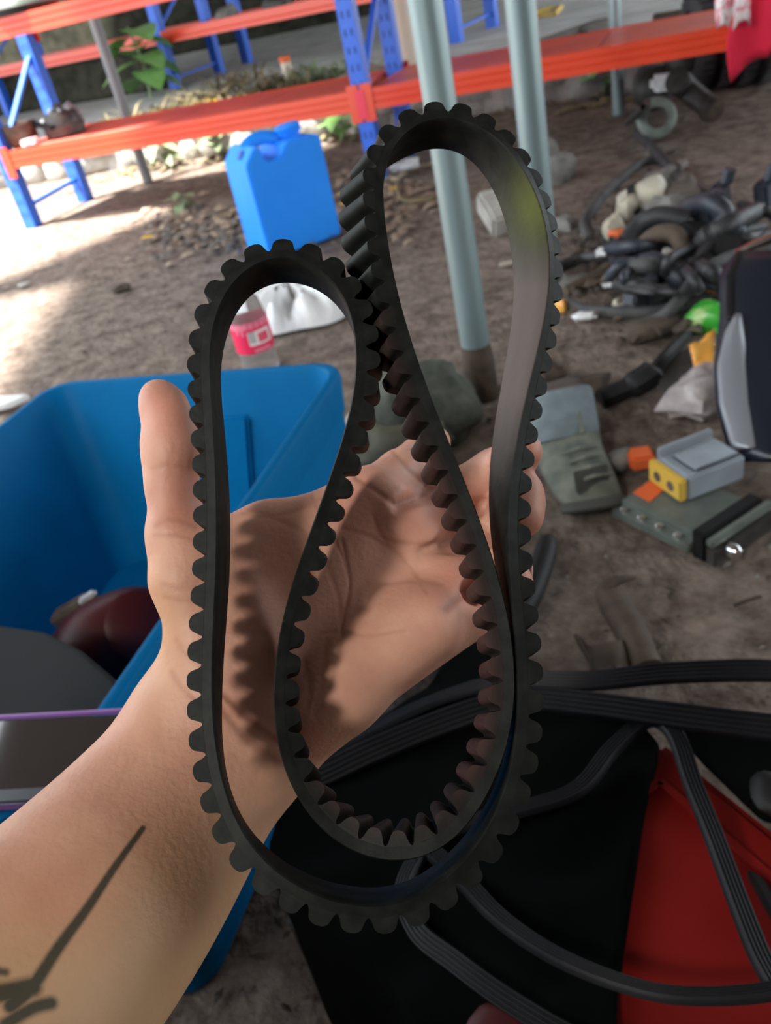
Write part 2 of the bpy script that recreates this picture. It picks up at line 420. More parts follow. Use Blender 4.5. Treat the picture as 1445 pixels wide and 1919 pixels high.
# ------------------------------------------------------------------ front rack
def post(mbx, base, w=0.075, dpt=0.07, h=2.0, z0=0.0):
    """open C section upright with a flat front face"""
    for (ot, os_, sx, sy) in ((0, -dpt / 2, w, 0.004), (-w / 2, 0, 0.004, dpt), (w / 2, 0, 0.004, dpt), (-w / 2 + .012, dpt / 2, .022, .004), (w / 2 - .012, dpt / 2, .022, .004)):
        mbx.box(base + RD * ot + RN * os_ + Vector((0, 0, z0 + h / 2)), sx, sy, h, RD, RN)
def beam(mbx, t0, t1, s, z, h=0.095, face=-1):
    """box beam with a stepped lip and two grooves along the face"""
    a = [(-0.022, 0), (-0.022, .028), (-0.017, .031), (-0.017, .034), (-0.022, .037), (-0.022, .060), (-0.017, .063), (-0.017, .066), (-0.022, .069), (-0.022, h), (0.006, h), (0.006, h - 0.03), (0.022, h - 0.03), (0.022, 0)]
    rings = [[R(t, s + (q[0] if face < 0 else -q[0]), z + q[1]) for q in a] for t in (t0, t1)]
    mbx.loft(rings)
front_rack = empty('storage_rack', R(0, 0), 'front steel storage rack with blue uprights and orange beams behind the blue jerrycan', 'rack')
BAYS = [0.0, 2.24, 4.48]
Z1, Z2 = 0.34, 0.965
for bi, t in enumerate(BAYS):
    for s in (0.0, 0.55):
        q = MB(); post(q, R(t, s)); up = q.build('upright', M['blue_post'], front_rack)
        q = MB()
        for kz in range(26):
            for dx in (-0.016, 0.016):
                q.box(R(t, s - 0.0375, 0.08 + kz * 0.075) + RD * dx, 0.007, 0.003, 0.03, RD, RN)
        q.build('slots', M['hole'], up)['kind'] = 'stuff'
    for (z0, z1) in ((0.12, 0.14), (0.44, 0.86), (0.86, 1.3), (1.7, 1.3)):
        q = MB(); q.bar(R(t, 0.02, z0), R(t, 0.53, z1), 0.03, 0.02); q.build('brace', M['blue_post'], front_rack)
for t0, t1 in zip(BAYS, BAYS[1:]):
    for z in (Z1, Z2):
        for s, fc in ((-0.02, -1), (0.57, 1)):
            q = MB(); beam(q, t0 + .04, t1 - .04, s, z, face=fc); bo = q.build('beam', M['orange'], front_rack)
            for te in (t0 + .055, t1 - .055):
                q = MB(); q.box(R(te - 0.02 if te < (t0 + t1) / 2 else te + 0.02, s - 0.024 * (1 if fc < 0 else -1), z + 0.035), 0.06, 0.006, 0.17, RD, RN)
                q.build('beam_clip', M['orange'], front_rack, bevel=0.002)
        nb = 4
        for k in range(nb):
            q = MB(); L = (t1 - t0 - 0.1) / nb
            q.box(R(t0 + 0.05 + L * (k + .5), 0.275, z + 0.084), L - 0.006, 0.54, 0.02, RD, RN)
            q.build('deck_panel', M['deck'], front_rack, bevel=0.004)
for t in (BAYS[1],):
    q = MB(); q.box(R(t, -0.046, Z1 + 0.03), 0.05, 0.008, 0.13, RD, RN); q.build('locking_clip', M['red_clip'], front_rack, bevel=0.002)

# ------------------------------------------------------------------ back rack on the slab
BA = math.radians(-37.3)
BD, BN, BO = Vector((math.cos(BA), math.sin(BA), 0)), Vector((-math.sin(BA), math.cos(BA), 0)), Vector((-1.082, 9.604, SLAB))
def B(t, s, z=0.0): return BO + BD * t + BN * s + Vector((0, 0, z - SLAB))
sv = (RD, RN)
RD, RN = BD, BN
back_rack = empty('storage_rack', B(0, 0, SLAB), 'far storage rack of blue uprights and orange beams on the concrete slab', 'rack')
for t in (-2.6, 0.03, 3.15):
    for s in (0.0, 0.7):
        q = MB(); post(q, B(t, s, SLAB), 0.09, 0.08, 1.9); q.build('upright', M['blue_post'], back_rack)
    for z0, z1 in ((.34, .36), (.78, 1.2)):
        q = MB(); q.bar(B(t, 0.02, z0), B(t, 0.68, z1), 0.03, 0.02); q.build('brace', M['blue_post'], back_rack)
def bbeam(mbx, t0, t1, s, z, h, fc):
    mbx.loft([[B(tt, s + dx, z + dz) for dx, dz in ((-.025, 0), (-.025, h * .3), (-.02, h * .36), (-.025, h * .42), (-.025, h), (.025, h), (.025, 0))] for tt in (t0, t1)])
for t0, t1 in ((-2.6, 0.03), (0.03, 3.15)):
    for z in (0.645, 1.3):
        for s in (-0.02, 0.72):
            q = MB(); bbeam(q, t0 + .04, t1 - .04, s, z, 0.105, 1); q.build('beam', M['orange'], back_rack)
        for k in range(4):
            L = (t1 - t0 - .1) / 4
            q = MB(); q.box(B(t0 + .05 + L * (k + .5), 0.35, z + 0.08), L - .006, 0.68, 0.02, BD, BN); q.build('deck_panel', M['concrete'], back_rack)
RD, RN = sv
q = MB()
far_post = empty('rack_upright', G(465, 118, SLAB), 'short blue steel upright standing alone behind the far rack on the slab', 'upright')
q.box(G(465, 118, SLAB) + Vector((0, 0, 0.9)), 0.1, 0.09, 1.8, BD, BN); q.build('channel', M['blue_post'], far_post)

rows = []
for i in range(27):
    t = -3.4 + i * .13
    rows.append([B(t, .10 + .03 * math.sin(i * 1.1 + j * .7), SLAB + .42 * (1 - j / 6)) for j in range(7)])
q = MB(); q.loft(rows, closed=False, cap=False); o = q.build('shade_sheet', M['dark_wall'], smooth=True, angle=180)  # dark sheet added for the deep shade under the far rack
md = o.modifiers.new('s', 'SOLIDIFY'); md.thickness = .006
tag(o, 'dark sheet added as shade below the left beam of the far rack', 'sheet')
# ------------------------------------------------------------------ poles
def pole(u, v, r, label, m, top=ROOF, base=True, group=None, z=0.0, name='support_pole'):
    p = G(u, v, z)
    o = empty(name, p, label, 'pole', group)
    q = MB(); q.lathe(p, (0, 0, 1), [(0, r), (top - z, r)], 20, True); q.build('tube', m, o, smooth=True)
    if base:
        q = MB(); q.lathe(p, (0, 0, 1), [(0, r * 1.18), (0.10, r * 1.16), (0.14, r * 1.01)], 20); q.build('dirty_foot', M['rust'], o, smooth=True)
    return o
pole(905, 742, 0.0345, 'nearest galvanised pole rising from the dirt behind the belt loops', M['galv'])
pole(1026, 545, 0.041, 'bright galvanised pole right of the nearest one, foot hidden by the belt', M['galv'], base=False)
pole(1160, 214, 0.033, 'thin galvanised pole standing behind the right bay of the front rack', M['galv'], base=False)
pole(278, 341, 0.034, 'dull grey pole standing behind the left bay of the front rack', M['galv_grey'], base=False)
pole(770, 150, 0.085, 'cream plastic pipe standing on the slab beside the big galvanised pole', M['cream'], top=1.7, base=False, z=SLAB, name='standing_pipe')
p = G(545, 160, SLAB); o = empty('pipe_stub', p, 'short cream pipe stub with orange top poking up behind the front rack deck', 'pipe')
q = MB(); q.lathe(p, (0, 0, 1), [(0, .04), (.17, .04)], 14); q.build('tube', M['cream'], o, smooth=True)
q = MB(); q.lathe(p, (0, 0, 1), [(.165, .044), (.20, .044), (.205, .03)], 14); q.build('cap', M['orange_sticker'], o, smooth=True)

# ------------------------------------------------------------------ jerrycan
def jerrycan():
    base = G(553, 455)
    a = math.radians(24)
    ax, ay = Vector((math.cos(a), math.sin(a), 0)), Vector((-math.sin(a), math.cos(a), 0))
    o = empty('jerrycan', base, 'blue plastic jerrycan standing on the dirt before the front rack', 'jerrycan')
    W, D, Hh, KX = 0.345, 0.24, 0.44, 1.14
    def ring(z, w, d, r, dx=0.0):
        pts = []
        for (sx, sy, a0) in ((1, 1, 0), (-1, 1, 90), (-1, -1, 180), (1, -1, 270)):
            for k in range(5):
                th = math.radians(a0 + k * 22.5)
                pts.append(base + ax * (sx * (w / 2 - r) + r * math.cos(th) + dx) + ay * (sy * (d / 2 - r) + r * math.sin(th)) + Vector((0, 0, z)))
        return pts
    def xz(x, z, y=0.0): return base + ax * (x * KX) + ay * y + Vector((0, 0, z * 1.03))
    out = [(-.150, .008), (-.142, 0), (.142, 0), (.150, .008), (.150, .385), (.142, .395), (.045, .402), (.012, .398), (-.002, .372), (-.012, .358), (-.060, .352), (-.072, .360), (-.080, .378), (-.084, .412), (-.104, .416), (-.150, .362)]
    q = MB(); q.prism([xz(x, z, -D / 2) for x, z in out], ay * D); q.build('body', M['can'], o, bevel=.02, seg=4)
    q = MB(); q.tube(spline([tuple(xz(-.098, .402)), tuple(xz(-.070, .420)), tuple(xz(-.020, .424)), tuple(xz(.030, .405))], 5), .017, 10, sy=1.6); q.build('handle', M['can'], o, smooth=True)
    tilt = Vector((0, 0, 1)) + ax * -.12
    c0 = xz(.080, .395)
    q = MB(); q.lathe(c0, tilt, [(0, .046), (.016, .046), (.018, .054), (.046, .053), (.050, .046)], 26); cp = q.build('screw_cap', M['can'], o, smooth=True)
    q = MB(); tn = tilt.normalized(); u_ = tn.orthogonal().normalized(); w_ = tn.cross(u_)
    for k in range(26):
        th = k * math.pi / 13; rd = u_ * math.cos(th) + w_ * math.sin(th)
        q.box(c0 + rd * .0545 + tn * .032, .003, .005, .026, rd, rd.cross(tn))
    q.build('cap_ridges', M['can'], cp)
    pn = (Vector((0, 0, 1)) * .65 - ax * .75).normalized()
    q = MB(); q.lathe(xz(-.127, .389, -.03), pn, [(-.01, .020), (.007, .020), (.009, .015)], 16); q.build('vent_plug', M['can_dark'], o, smooth=True)
jerrycan()

# ------------------------------------------------------------------ storage bin
ZB = 0.385
def storage_bin():
    k1 = G(655, 672, ZB); 
    d1 = (G(105, 706, ZB) - k1); Wd = d1.length; d1.normalize()          # far edge, towards the left
    d2 = (G(205, 1335, ZB) - k1).normalized()                               # right edge, towards the viewer
    d1 = (d1 - d2 * d1.dot(d2)).normalized()
    Ld = 0.95
    o = empty('storage_bin', k1 + d1 * Wd / 2 + d2 * Ld / 2 - Vector((0, 0, ZB)), 'large open teal blue plastic tub behind the hand', 'tub')
    cen = k1 + d1 * Wd / 2 + d2 * Ld / 2
    def ring(z, ins, r, xr=None):
        pts = []
        x0, x1 = (ins if xr is None else xr), Wd - ins
        y0, y1 = ins * (1.25 if ins > .03 else 1), Ld - ins * .6
        for (sx, sy, a0) in ((1, 1, 0), (-1, 1, 90), (-1, -1, 180), (1, -1, 270)):
            for k in range(6):
                th = math.radians(a0 + k * 18)
                p = k1 + d1 * ((x1 - r if sx > 0 else x0 + r) + r * math.cos(th)) + d2 * ((y1 - r if sy > 0 else y0 + r) + r * math.sin(th))
                pts.append(Vector((p.x, p.y, z)))
        return pts
    q = MB()
    q.loft([ring(0.0, .085, .05, -.018), ring(.02, .080, .06, -.022), ring(ZB - .075, .020, .06, .006), ring(ZB - .07, .006, .062), ring(ZB - .012, .001, .062), ring(ZB - .003, .004, .06), ring(ZB, .010, .058), ring(ZB - .001, .017, .055), ring(ZB - .010, .022, .052), ring(.022, .088, .05, -.008)], cap=False)
    n = 24; L0 = len(q.v) - n
    q.f.append(tuple(range(L0, L0 + n))); q.f.append(tuple(range(n - 1, -1, -1)))
    q.build('shell', M['bin'], o, smooth=True, angle=35)
    # raised panel on the inside of the far wall
    def inw(t, z):   # point on the far inner wall
        fr = (z - .022) / (ZB - .032); ins = .11 + (.022 - .11) * fr
        p = k1 + d1 * t + d2 * ins; return Vector((p.x, p.y, z))
    q = MB(); off = d2 * .012
    pts = [inw(.20, ZB - .075), inw(Wd - .2, ZB - .075), inw(Wd - .23, .08), inw(.23, .08)]
    q.prism(pts, off); q.build('wall_panel', M['bin'], o, bevel=.006)
    return k1, d1, d2, Wd, Ld
BK, BD1, BD2, BW, BL = storage_bin()
def binp(t, l, z):
    p = BK + BD1 * t + BD2 * l; return Vector((p.x, p.y, z))
# things lying in the tub
q = MB()
def lid_pt(u, v, z): return G(u, v, z)
out = [lid_pt(*a) for a in ((-120, 1190, .27), (0, 1168, .27), (80, 1180, .27), (150, 1215, .265), (215, 1270, .255), (240, 1330, .24), (200, 1480, .2), (-120, 1480, .22))]
q.prism(out, (0, 0, -0.02)); o = q.build('plastic_cover', M['grey_panel'], bevel=.006)
tag(o, 'charcoal plastic cover with curved edge lying inside the teal tub', 'cover')
o = empty('lamp_housing', binp(.33, .55, .012), 'dark red lamp housing lying in the shadowed bottom of the teal tub', 'housing')
q = MB(); c = G(215, 1200, .12)
q.blob(c, .09, (1.3, .8, .9), .05, 3, 16, 10, 1.0, .6); q.build('shell', M['dark_red'], o, smooth=True, angle=70)
q = MB(); q.lathe(c + Vector((.05, -.02, .03)), (.5, -.6, .6), [(0, .05), (.03, .055), (.035, .045)], 18); q.build('rim', M['dark_red'], o, smooth=True)
o = empty('metal_bracket', G(150, 1140, .14), 'small dull metal bracket with a bright end beside the red housing in the tub', 'bracket')
q = MB(); q.bar(G(105, 1160, .15), G(165, 1125, .18), .035, .02); q.build('arm', M['rust'], o, bevel=.004)
q = MB(); q.bar(G(150, 1132, .185), G(182, 1112, .19), .018, .016); q.build('bright_end', M['steel'], o, bevel=.004)
# dark glass-faced phone across the near part of the rim
zt = ZB + .012
o = empty('phone', G(90, 1430, zt), 'black glass phone with a purple edge lying across the tub rim', 'phone')
pc = [G(-190, 1358, zt), G(330, 1330, zt), G(290, 1492, zt), G(-190, 1520, zt)]
q = MB(); q.prism(pc, (0, 0, -.010)); q.build('frame', M['purple_edge'], o, bevel=.003, seg=3)
cn = sum(pc, Vector()) / 4
q = MB(); q.bar(pc[0] + Vector((0, 0, .002)), pc[1] + Vector((0, 0, .002)), .0035, .006); q.build('bright_rim', M['purple_rim'], o, bevel=.001)
q = MB(); q.prism([p + (cn - p) * .07 + Vector((0, 0, .0002)) for p in pc], (0, 0, .0012)); q.build('screen', M['glass_dark'], o, bevel=.0006)
q = MB(); q.prism([pc[3] + (pc[0] - pc[3]) * .14 + Vector((0, 0, .0008)), pc[2] + (pc[1] - pc[2]) * .14 + Vector((0, 0, .0008)), pc[2] + Vector((0, 0, .0008)), pc[3] + Vector((0, 0, .0008))], (0, 0, .003)); q.build('lower_rail', M['black_plastic'], o, bevel=.001)
# ------------------------------------------------------------------ things on the shelf and behind the racks
o = empty('brake_drum', R(.30, .25, Z1 + .095), 'oily dark brake drum standing on the lower deck, second from the left post', 'drum')
c = R(.30, .22, Z1 + .095)
q = MB(); q.lathe(c, (0, 0, 1), [(0, .10), (.01, .115), (.06, .118), (.065, .105), (.11, .10), (.13, .085), (.13, .03), (.17, .03)], 24); q.build('drum', M['dark_metal'], o, smooth=True)
q = MB()
for k in range(5):
    a = k * 1.257; q.lathe(c + Vector((.055 * math.cos(a), .055 * math.sin(a), .128)), (0, 0, 1), [(0, .008), (.02, .008)], 8)
q.build('wheel_stud', M['steel'], o)
o = empty('metal_pan', R(.10, .05, Z1 + .095), 'dark red metal pot at the left end of the lower deck', 'pot')
c = R(.08, .10, Z1 + .095)
q = MB(); q.lathe(c, (0, 0, 1), [(0, .07), (.02, .09), (.10, .10), (.12, .105), (.12, .095), (.03, .08)], 22); q.build('bowl', M['rust'], o, smooth=True)
q = MB(); q.bar(c + Vector((.09, 0, .1)), c + RD * .24 + Vector((0, 0, .06)), .05, .02); q.build('handle', M['black_matte'], o, bevel=.006)
o = empty('aluminium_cover', R(.22, .42, Z1 + .095), 'pale crumpled metal cover behind the pot on the lower deck', 'cover')
q = MB(); q.blob(R(.18, .40, Z1 + .16), .09, (1.4, .9, .8), .3, 12, 12, 9); q.build('cover', M['silver'], o, smooth=True)
o = empty('small_red_part', R(.22, .02, Z1 + .095), 'small pale red part lying at the front edge of the lower deck', 'part')
q = MB(); q.bar(R(.14, .02, Z1 + .115), R(.24, .02, Z1 + .12), .05, .035); q.build('block', M['pink_cloth'], o, bevel=.006)
o = empty('glass_lamp', R(.42, .1, Z2 + .095), 'grey rounded lamp on a black base on the upper shelf', 'lamp')
q = MB(); q.lathe(R(.42, .1, Z2 + .095), (0, 0, 1), [(0, .18), (.03, .19), (.035, .16)], 20); q.build('base', M['black_matte'], o, smooth=True)
q = MB(); q.lathe(R(.42, .1, Z2 + .128), (0, 0, 1), [(0, .15), (.05, .14), (.09, .10), (.11, .03)], 20); q.build('lens', M['alu'], o, smooth=True)
for i, (t, s, w) in enumerate(((.7, .25, .22), (1.25, .3, .3), (1.9, .3, .24))):
    q = MB(); q.blob(B(t, s, .755), .10, (w * 5, .9, .8), .3, 40 + i, 12, 8)
    tag(q.build('scrap_part', M[('grey_cast', 'dark_metal', 'silver')[i]], smooth=True), ('dusty grey casting on the far rack shelf', 'dark oily part in the middle of the far rack shelf', 'silver part on the far rack shelf by the tall upright')[i], 'part')

# red cloth over the right end of the front rack beam
def cloth_hang():
    o = empty('hanging_cloth', R(4.02, -.05, Z1), 'bright red cloth hanging over the right end of the orange beam', 'cloth')
    rows = []
    n = 16
    for j in range(13):
        fz = j / 12; row = []
        for i in range(n):
            fx = i / (n - 1)
            t = 3.94 + fx * .45
            low = Z1 - .16 + .12 * abs(math.sin(fx * 5.0 + .4)) + (0.06 if fx > .3 else 0)
            z = (Z1 + .42) * (1 - fz) + low * fz
            s = -.09 - .02 * math.sin(fx * 17 + fz * 2) - .03 * math.sin(fz * 3.1)
            row.append(R(t + .02 * math.sin(fz * 7) - .05 * fz * (1 - fx), s, z))
        rows.append(row)
    q = MB(); q.loft(rows, closed=False, cap=False)
    b = q.build('red_fabric', M['red_cloth'], o, smooth=True, angle=180)
    md = b.modifiers.new('s', 'SOLIDIFY'); md.thickness = .012
    rows = []
    for j in range(8):
        fz = j / 7
        rows.append([R(3.83 + i * .019 + .02 * fz, -.13 + .02 * math.sin(i * 2 + fz * 3), Z1 + .40 - fz * .30 + .02 * math.sin(i * 1.7)) for i in range(7)])
    q = MB(); q.loft(rows, closed=False, cap=False)
    b = q.build('pink_patterned_fold', M['pink_cloth'], o, smooth=True, angle=180)
    md = b.modifiers.new('s', 'SOLIDIFY'); md.thickness = .012
cloth_hang()

# green plant, weeds, dry grass
def leaf_mesh(q, base, d, L, w, droop, up=Vector((0, 0, 1))):
    d = Vector(d).normalized(); s = d.cross(up)
    if s.length < .01: s = Vector((1, 0, 0))
    s.normalize(); rings = []
    for i in range(6):
        f = i / 5; ww = w * math.sin(math.pi * (0.08 + .9 * f)) ** .8
        p = Vector(base) + d * (L * f) - up * (droop * L * f * f)
        rings.append([p - s * ww, p - up * (.12 * ww), p + s * ww])
    q.loft(rings, closed=False, cap=False)
def plant(base, hgt, nl, L, w, label, seed, m, name='leafy_plant'):
    rr = random.Random(seed)
    o = empty(name, base, label, 'plant')
    q = MB(); q.tube([base, base + Vector((.03, 0, hgt * .5)), base + Vector((-.02, .02, hgt))], [.014, .011, .006], 7); q.build('stem', M['weed'], o, smooth=True)
    for k in range(nl):
        a = k * 2.4 + rr.uniform(-.3, .3); z = hgt * (.25 + .75 * k / nl)
        q = MB(); leaf_mesh(q, base + Vector((0, 0, z)), (math.cos(a), math.sin(a), rr.uniform(.1, .6)), L * rr.uniform(.7, 1.1), w * rr.uniform(.8, 1.1), rr.uniform(.3, .9))
        q.build('leaf', m, o, smooth=True, fix=False, angle=180)
pb = G(283, 182, SLAB)
plant(pb, .60, 11, .42, .16, 'broad-leaved green plant growing behind the left bay of the front rack', 3, M['leaf'])
plant(R(.62, 1.30), .22, 8, .20, .045, 'pale weed growing at the stone wall left of the jerrycan', 4, M['weed'], 'weed')
plant(R(.20, 1.28), .22, 8, .18, .04, 'pale weed under the front rack beside the dull grey pole', 5, M['weed'], 'weed')
plant(G(640, 262), .16, 8, .16, .05, 'small green weed just right of the jerrycan cap', 6, M['leaf'], 'weed')
plant(G(1130, 180), .22, 9, .18, .05, 'yellowish green weed by the stone wall left of the thin pole', 8, M['leaf'], 'weed')
plant(G(345, 395), .10, 8, .13, .03, 'small pale weed on the dirt left of the jerrycan', 9, M['weed'], 'weed')
plant(R(1.62, 2.6, SLAB), .12, 8, .2, .05, 'low green weed on the slab edge beside the pipe stub', 10, M['weed'], 'weed')
def grass_heap(c, nb, rx, ry, hz_, label, seed, m, ang):
    rr = random.Random(seed); q = MB()
    for k in range(nb):
        a = rr.uniform(0, 6.28); r = math.sqrt(rr.random())
        p = Vector((rx * r * math.cos(a), ry * r * math.sin(a), 0)); p = c + RD * p.x + RN * p.y + Vector((0, 0, hz_ * (1 - r * r) * rr.random()))
        d = Vector((rr.uniform(-1, 1), rr.uniform(-.6, .6), rr.uniform(-.2, .45))); L = rr.uniform(.15, .4); w = rr.uniform(.006, .016)
        n = d.cross(Vector((0, 0, 1))).normalized() * w
        q.add([p - n, p + n, p + d * L * .5 + n * .8 + Vector((0, 0, .03)), p + d * L * .5 - n * .8 + Vector((0, 0, .03)), p + d * L], [(0, 1, 2, 3), (3, 2, 4)])
    o = q.build('dry_grass', m, fix=False); tag(o, label, 'grass', kind='stuff')
grass_heap(R(.55, 1.85, .2), 900, .75, .35, .24, 'heap of dry grass on the slab edge behind the front rack', 1, M['dry'], 0)
grass_heap(R(1.1, 2.1, .22), 500, .5, .3, .14, 'greenish dry stalks strewn on the slab edge', 2, M['weed'], 0)
grass_heap(R(-.2, 1.75, .2), 260, .5, .3, .12, 'thin dry stalks on the stone wall behind the pots', 5, M['dry'], 0)
q = MB(); q.blob(R(1.55, 1.95, .24), .13, (2.4, 1, .7), .3, 4, 12, 8); tag(q.build('soil_heap', M['dirt'], smooth=True), 'low heap of brown soil on the slab edge by the pipe stub', 'soil')
# timber and hose lying on the slab at the right
for i, (a, b, m, w, lab) in enumerate(((( 985, 95), (1130, 45), 'wood', .09, 'weathered grey plank lying on the slab above the right beam, left one'), ((1085, 62), (1150, 42), 'wood', .14, 'short grey timber block lying across the plank end on the slab'), ((1225, 38), (1350, 18), 'rust', .05, 'dark bar lying on the slab near the red cloth'))):
    pa, pb_ = G(*a, SLAB + .05), G(*b, SLAB + .05)
    q = MB(); q.bar(pa, pb_, w, .07); tag(q.build('plank', M[m], bevel=.006), lab, 'timber')
q = MB(); q.tube([G(1000, 25, SLAB + .01), G(1030, 17, SLAB + .01), G(1052, 12, SLAB + .01), G(1040, 27, SLAB + .01), G(1010, 30, SLAB + .01)], .02, 6); tag(q.build('yellow_strap', M['yellow']), 'yellow-green strap lying on the slab above the right beam', 'strap')
q = MB(); q.tube([R(-.05, 1.68, .24), R(.2, 1.65, .30), R(.4, 1.7, .34), R(.55, 1.7, .30)], .012, 6); tag(q.build('yellow_leaf_stalk', M['leaf_yellow']), 'yellowed stalk lying on the stone wall behind the pots', 'stalk')

# motor, tyres and scrap at the right, under and beyond the rack
o = empty('motor', G(1225, 228), 'dark motor with a pale ring face standing on dirt under the right bay', 'motor')
mc = G(1235, 215, .0)
q = MB(); q.lathe(mc + Vector((0.06, .22, .12)), (-.35, -.9, .0), [(0, .09), (.04, .105), (.20, .105), (.23, .09), (.26, .05)], 24); q.build('case', M['dark_metal'], o, smooth=True)
q = MB(); q.lathe(G(1229, 222, .10), (-.2, -.9, .25), [(0, .085), (.03, .088), (.035, .08), (.035, .045), (.0, .045)], 26, cap=False); q.build('ring', M['alu'], o, smooth=True)
dm = (mc - CAM).dot(-AZ); q = MB(); q.bar(P(1222, 158, dm - .20), P(1266, 150, dm - .20), .10, .075); q.build('terminal_box', M['white_bag'], o, bevel=.02)
q = MB(); q.bar(P(1240, 150, dm - .16), P(1244, 128, dm - .16), .09, .08); q.build('top_bracket', M['dark_metal'], o, bevel=.012)
q = MB()
for k in range(5): q.tube([G(1195 - k * 5, 215 + k * 4, .02), G(1205, 200, .15 + k * .03), G(1215, 190, .25)], .012, 6)
q.build('wire', M['rubber'], o, smooth=True)
o = empty('exhaust_pipe', G(1310, 205), 'dark angled pipe lying on dirt right of the motor', 'pipe')
q = MB(); q.tube([G(1268, 150, .20), G(1290, 170, .13), G(1333, 205, .06)], [.06, .055, .05], 12); q.build('tube', M['dark_metal'], o, smooth=True)
q = MB(); q.lathe(G(1330, 203, .06), G(1345, 215, .05) - G(1330, 203, .06), [(0, .055), (.03, .06), (.035, .03)], 14); q.build('end_ring', M['rust'], o, smooth=True)
for k in range(4):
    base = G(1312 + k * 40, 168 - k * 5)
    o = empty('tyre', base, ('worn black tyre standing on edge nearest the dark pipe', 'black tyre standing second in the row right of the dark pipe', 'black tyre standing third in the row under the red cloth', 'rightmost black tyre standing in the row, cut by the photo edge')[k], 'tyre', 'row of tyres under the rack')
    ax = (RD * .95 + RN * .3).normalized(); c = base + Vector((0, 0, .24)) + RN * .02
    q = MB(); q.lathe(c - ax * .06, ax, [(0, .15), (-.003, .19), (.008, .225), (.02, .238), (.07, .238), (.085, .225), (.095, .19), (.09, .15), (.08, .145), (.015, .145)], 28, cap=False); q.build('casing', M['rubber'], o, smooth=True)
    q = MB()
    for j in range(36):
        a = j * math.pi / 18; u_ = ax.orthogonal().normalized(); w_ = ax.cross(u_); rd = u_ * math.cos(a) + w_ * math.sin(a)
        q.box(c + rd * .24 - ax * .015, .07, .016, .012, ax, rd.cross(ax))
    q.build('tread', M['rubber_grey'], o)
for i, (u, v, sc, m, lab) in enumerate(((1290, 130, .10, 'dark_metal', 'dark lumpy engine part behind the motor under the rack'), (1330, 118, .11, 'rust', 'rusty casting behind the tyres under the rack'))):
    q = MB(); q.blob(G(u, v + 55) + RN * .35 + Vector((0, 0, .14)), sc * 1.3, (1.2, .9, 1.1), .3, 60 + i, 12, 9); tag(q.build('scrap_part', M[m], smooth=True), lab, 'part')

# pale foot block and casting right of the bright pole
o = empty('cast_block', G(1040, 335), 'dusty grey casting on the dirt right of the bright pole', 'casting')
q = MB(); q.blob(G(1040, 318, .05), .085, (1.1, .9, .8), .22, 3, 12, 9); q.build('body', M['grey_cast'], o, smooth=True)
q = MB(); q.lathe(G(1022, 282, .12), (.1, -.6, .6), [(-.03, .05), (.02, .055), (.025, .025)], 14); q.build('boss', M['grey_cast'], o, smooth=True)
o = empty('concrete_block', G(940, 425), 'pale broken block with a dark hollow seen through the tall loop', 'block')
q = MB(); q.bar(G(915, 372, .10), G(948, 425, .03), .10, .09); q.build('leg', M['stone'], o, bevel=.012)
q = MB(); q.bar(G(905, 380, .08), G(960, 372, .10), .08, .06); q.build('cap', M['grey_cast'], o, bevel=.012)
q = MB(); q.bar(G(920, 395, .03), G(928, 425, .02), .05, .05); q.build('hollow', M['black_matte'], o, bevel=.008)

# ------------------------------------------------------------------ pile of hoses and scrap
def hose(name, pts, r, m, label, cat='hose', group=None, ribs=False, n=8):
    """pts: (u, v, z)"""
    w = [tuple(G(u, v, z)) for u, v, z in pts]
    sp = spline(w, 7)
    q = MB()
    rr = [r * (1.12 if (ribs and i % 2) else 1.0) for i in range(len(sp))]
    if ribs:
        sp = spline(w, 16); rr = [r * (1.15 if i % 2 else .95) for i in range(len(sp))]
    q.tube(sp, rr, n)
    return tag(q.build(name, M[m], smooth=True, angle=80), label, cat, group)
hose('cable', [(1105, 450, .03), (1098, 415, .05), (1130, 365, .06), (1175, 325, .05), (1205, 305, .03), (1235, 300, .02)], .020, 'rubber_grey', 'grey cable curving up over the far left side of the scrap pile', 'cable')
hose('cable', [(1195, 250, .02), (1225, 280, .03), (1260, 318, .05), (1310, 360, .06), (1335, 372, .05)], .022, 'rubber', 'dark cable running from the motor down to the scrap pile', 'cable')
hose('cable', [(1062, 568, .015), (1110, 583, .015), (1190, 585, .02), (1260, 578, .02), (1330, 560, .02)], .018, 'rubber_grey', 'long grey cable lying along the near edge of the scrap pile', 'cable')
hose('cable', [(1195, 612, .03), (1240, 595, .05), (1275, 560, .09), (1310, 515, .12), (1350, 490, .13), (1400, 470, .12), (1440, 440, .10)], .017, 'rubber_grey', 'thin grey cable looping from the pile up to the black fairing', 'cable')
hose('cable', [(1290, 500, .08), (1320, 470, .12), (1370, 440, .12), (1430, 425, .10)], .015, 'rubber', 'thin black cable at the right top of the scrap pile', 'cable')
hose('cable', [(1050, 500, .02), (1090, 485, .03), (1140, 478, .05), (1180, 465, .06)], .020, 'rubber', 'black cable leaving the scrap pile towards the tall belt loop', 'cable')
hose('cable', [(1060, 545, .02), (1110, 520, .03), (1150, 500, .04), (1190, 485, .05)], .016, 'rubber_brown', 'brownish cable beside the tall belt loop at the pile edge', 'cable')
hose('radiator_hose', [(1155, 480, .05), (1180, 500, .08), (1225, 490, .11), (1262, 512, .10), (1285, 540, .06)], .028, 'rubber_blue', 'thick bluish black hose bent across the front of the pile', 'hose')
hose('radiator_hose', [(1205, 462, .10), (1230, 440, .14), (1265, 440, .14), (1280, 470, .10), (1275, 500, .06)], .026, 'rubber_brown', 'dusty brown hose arched in the middle of the pile', 'hose')
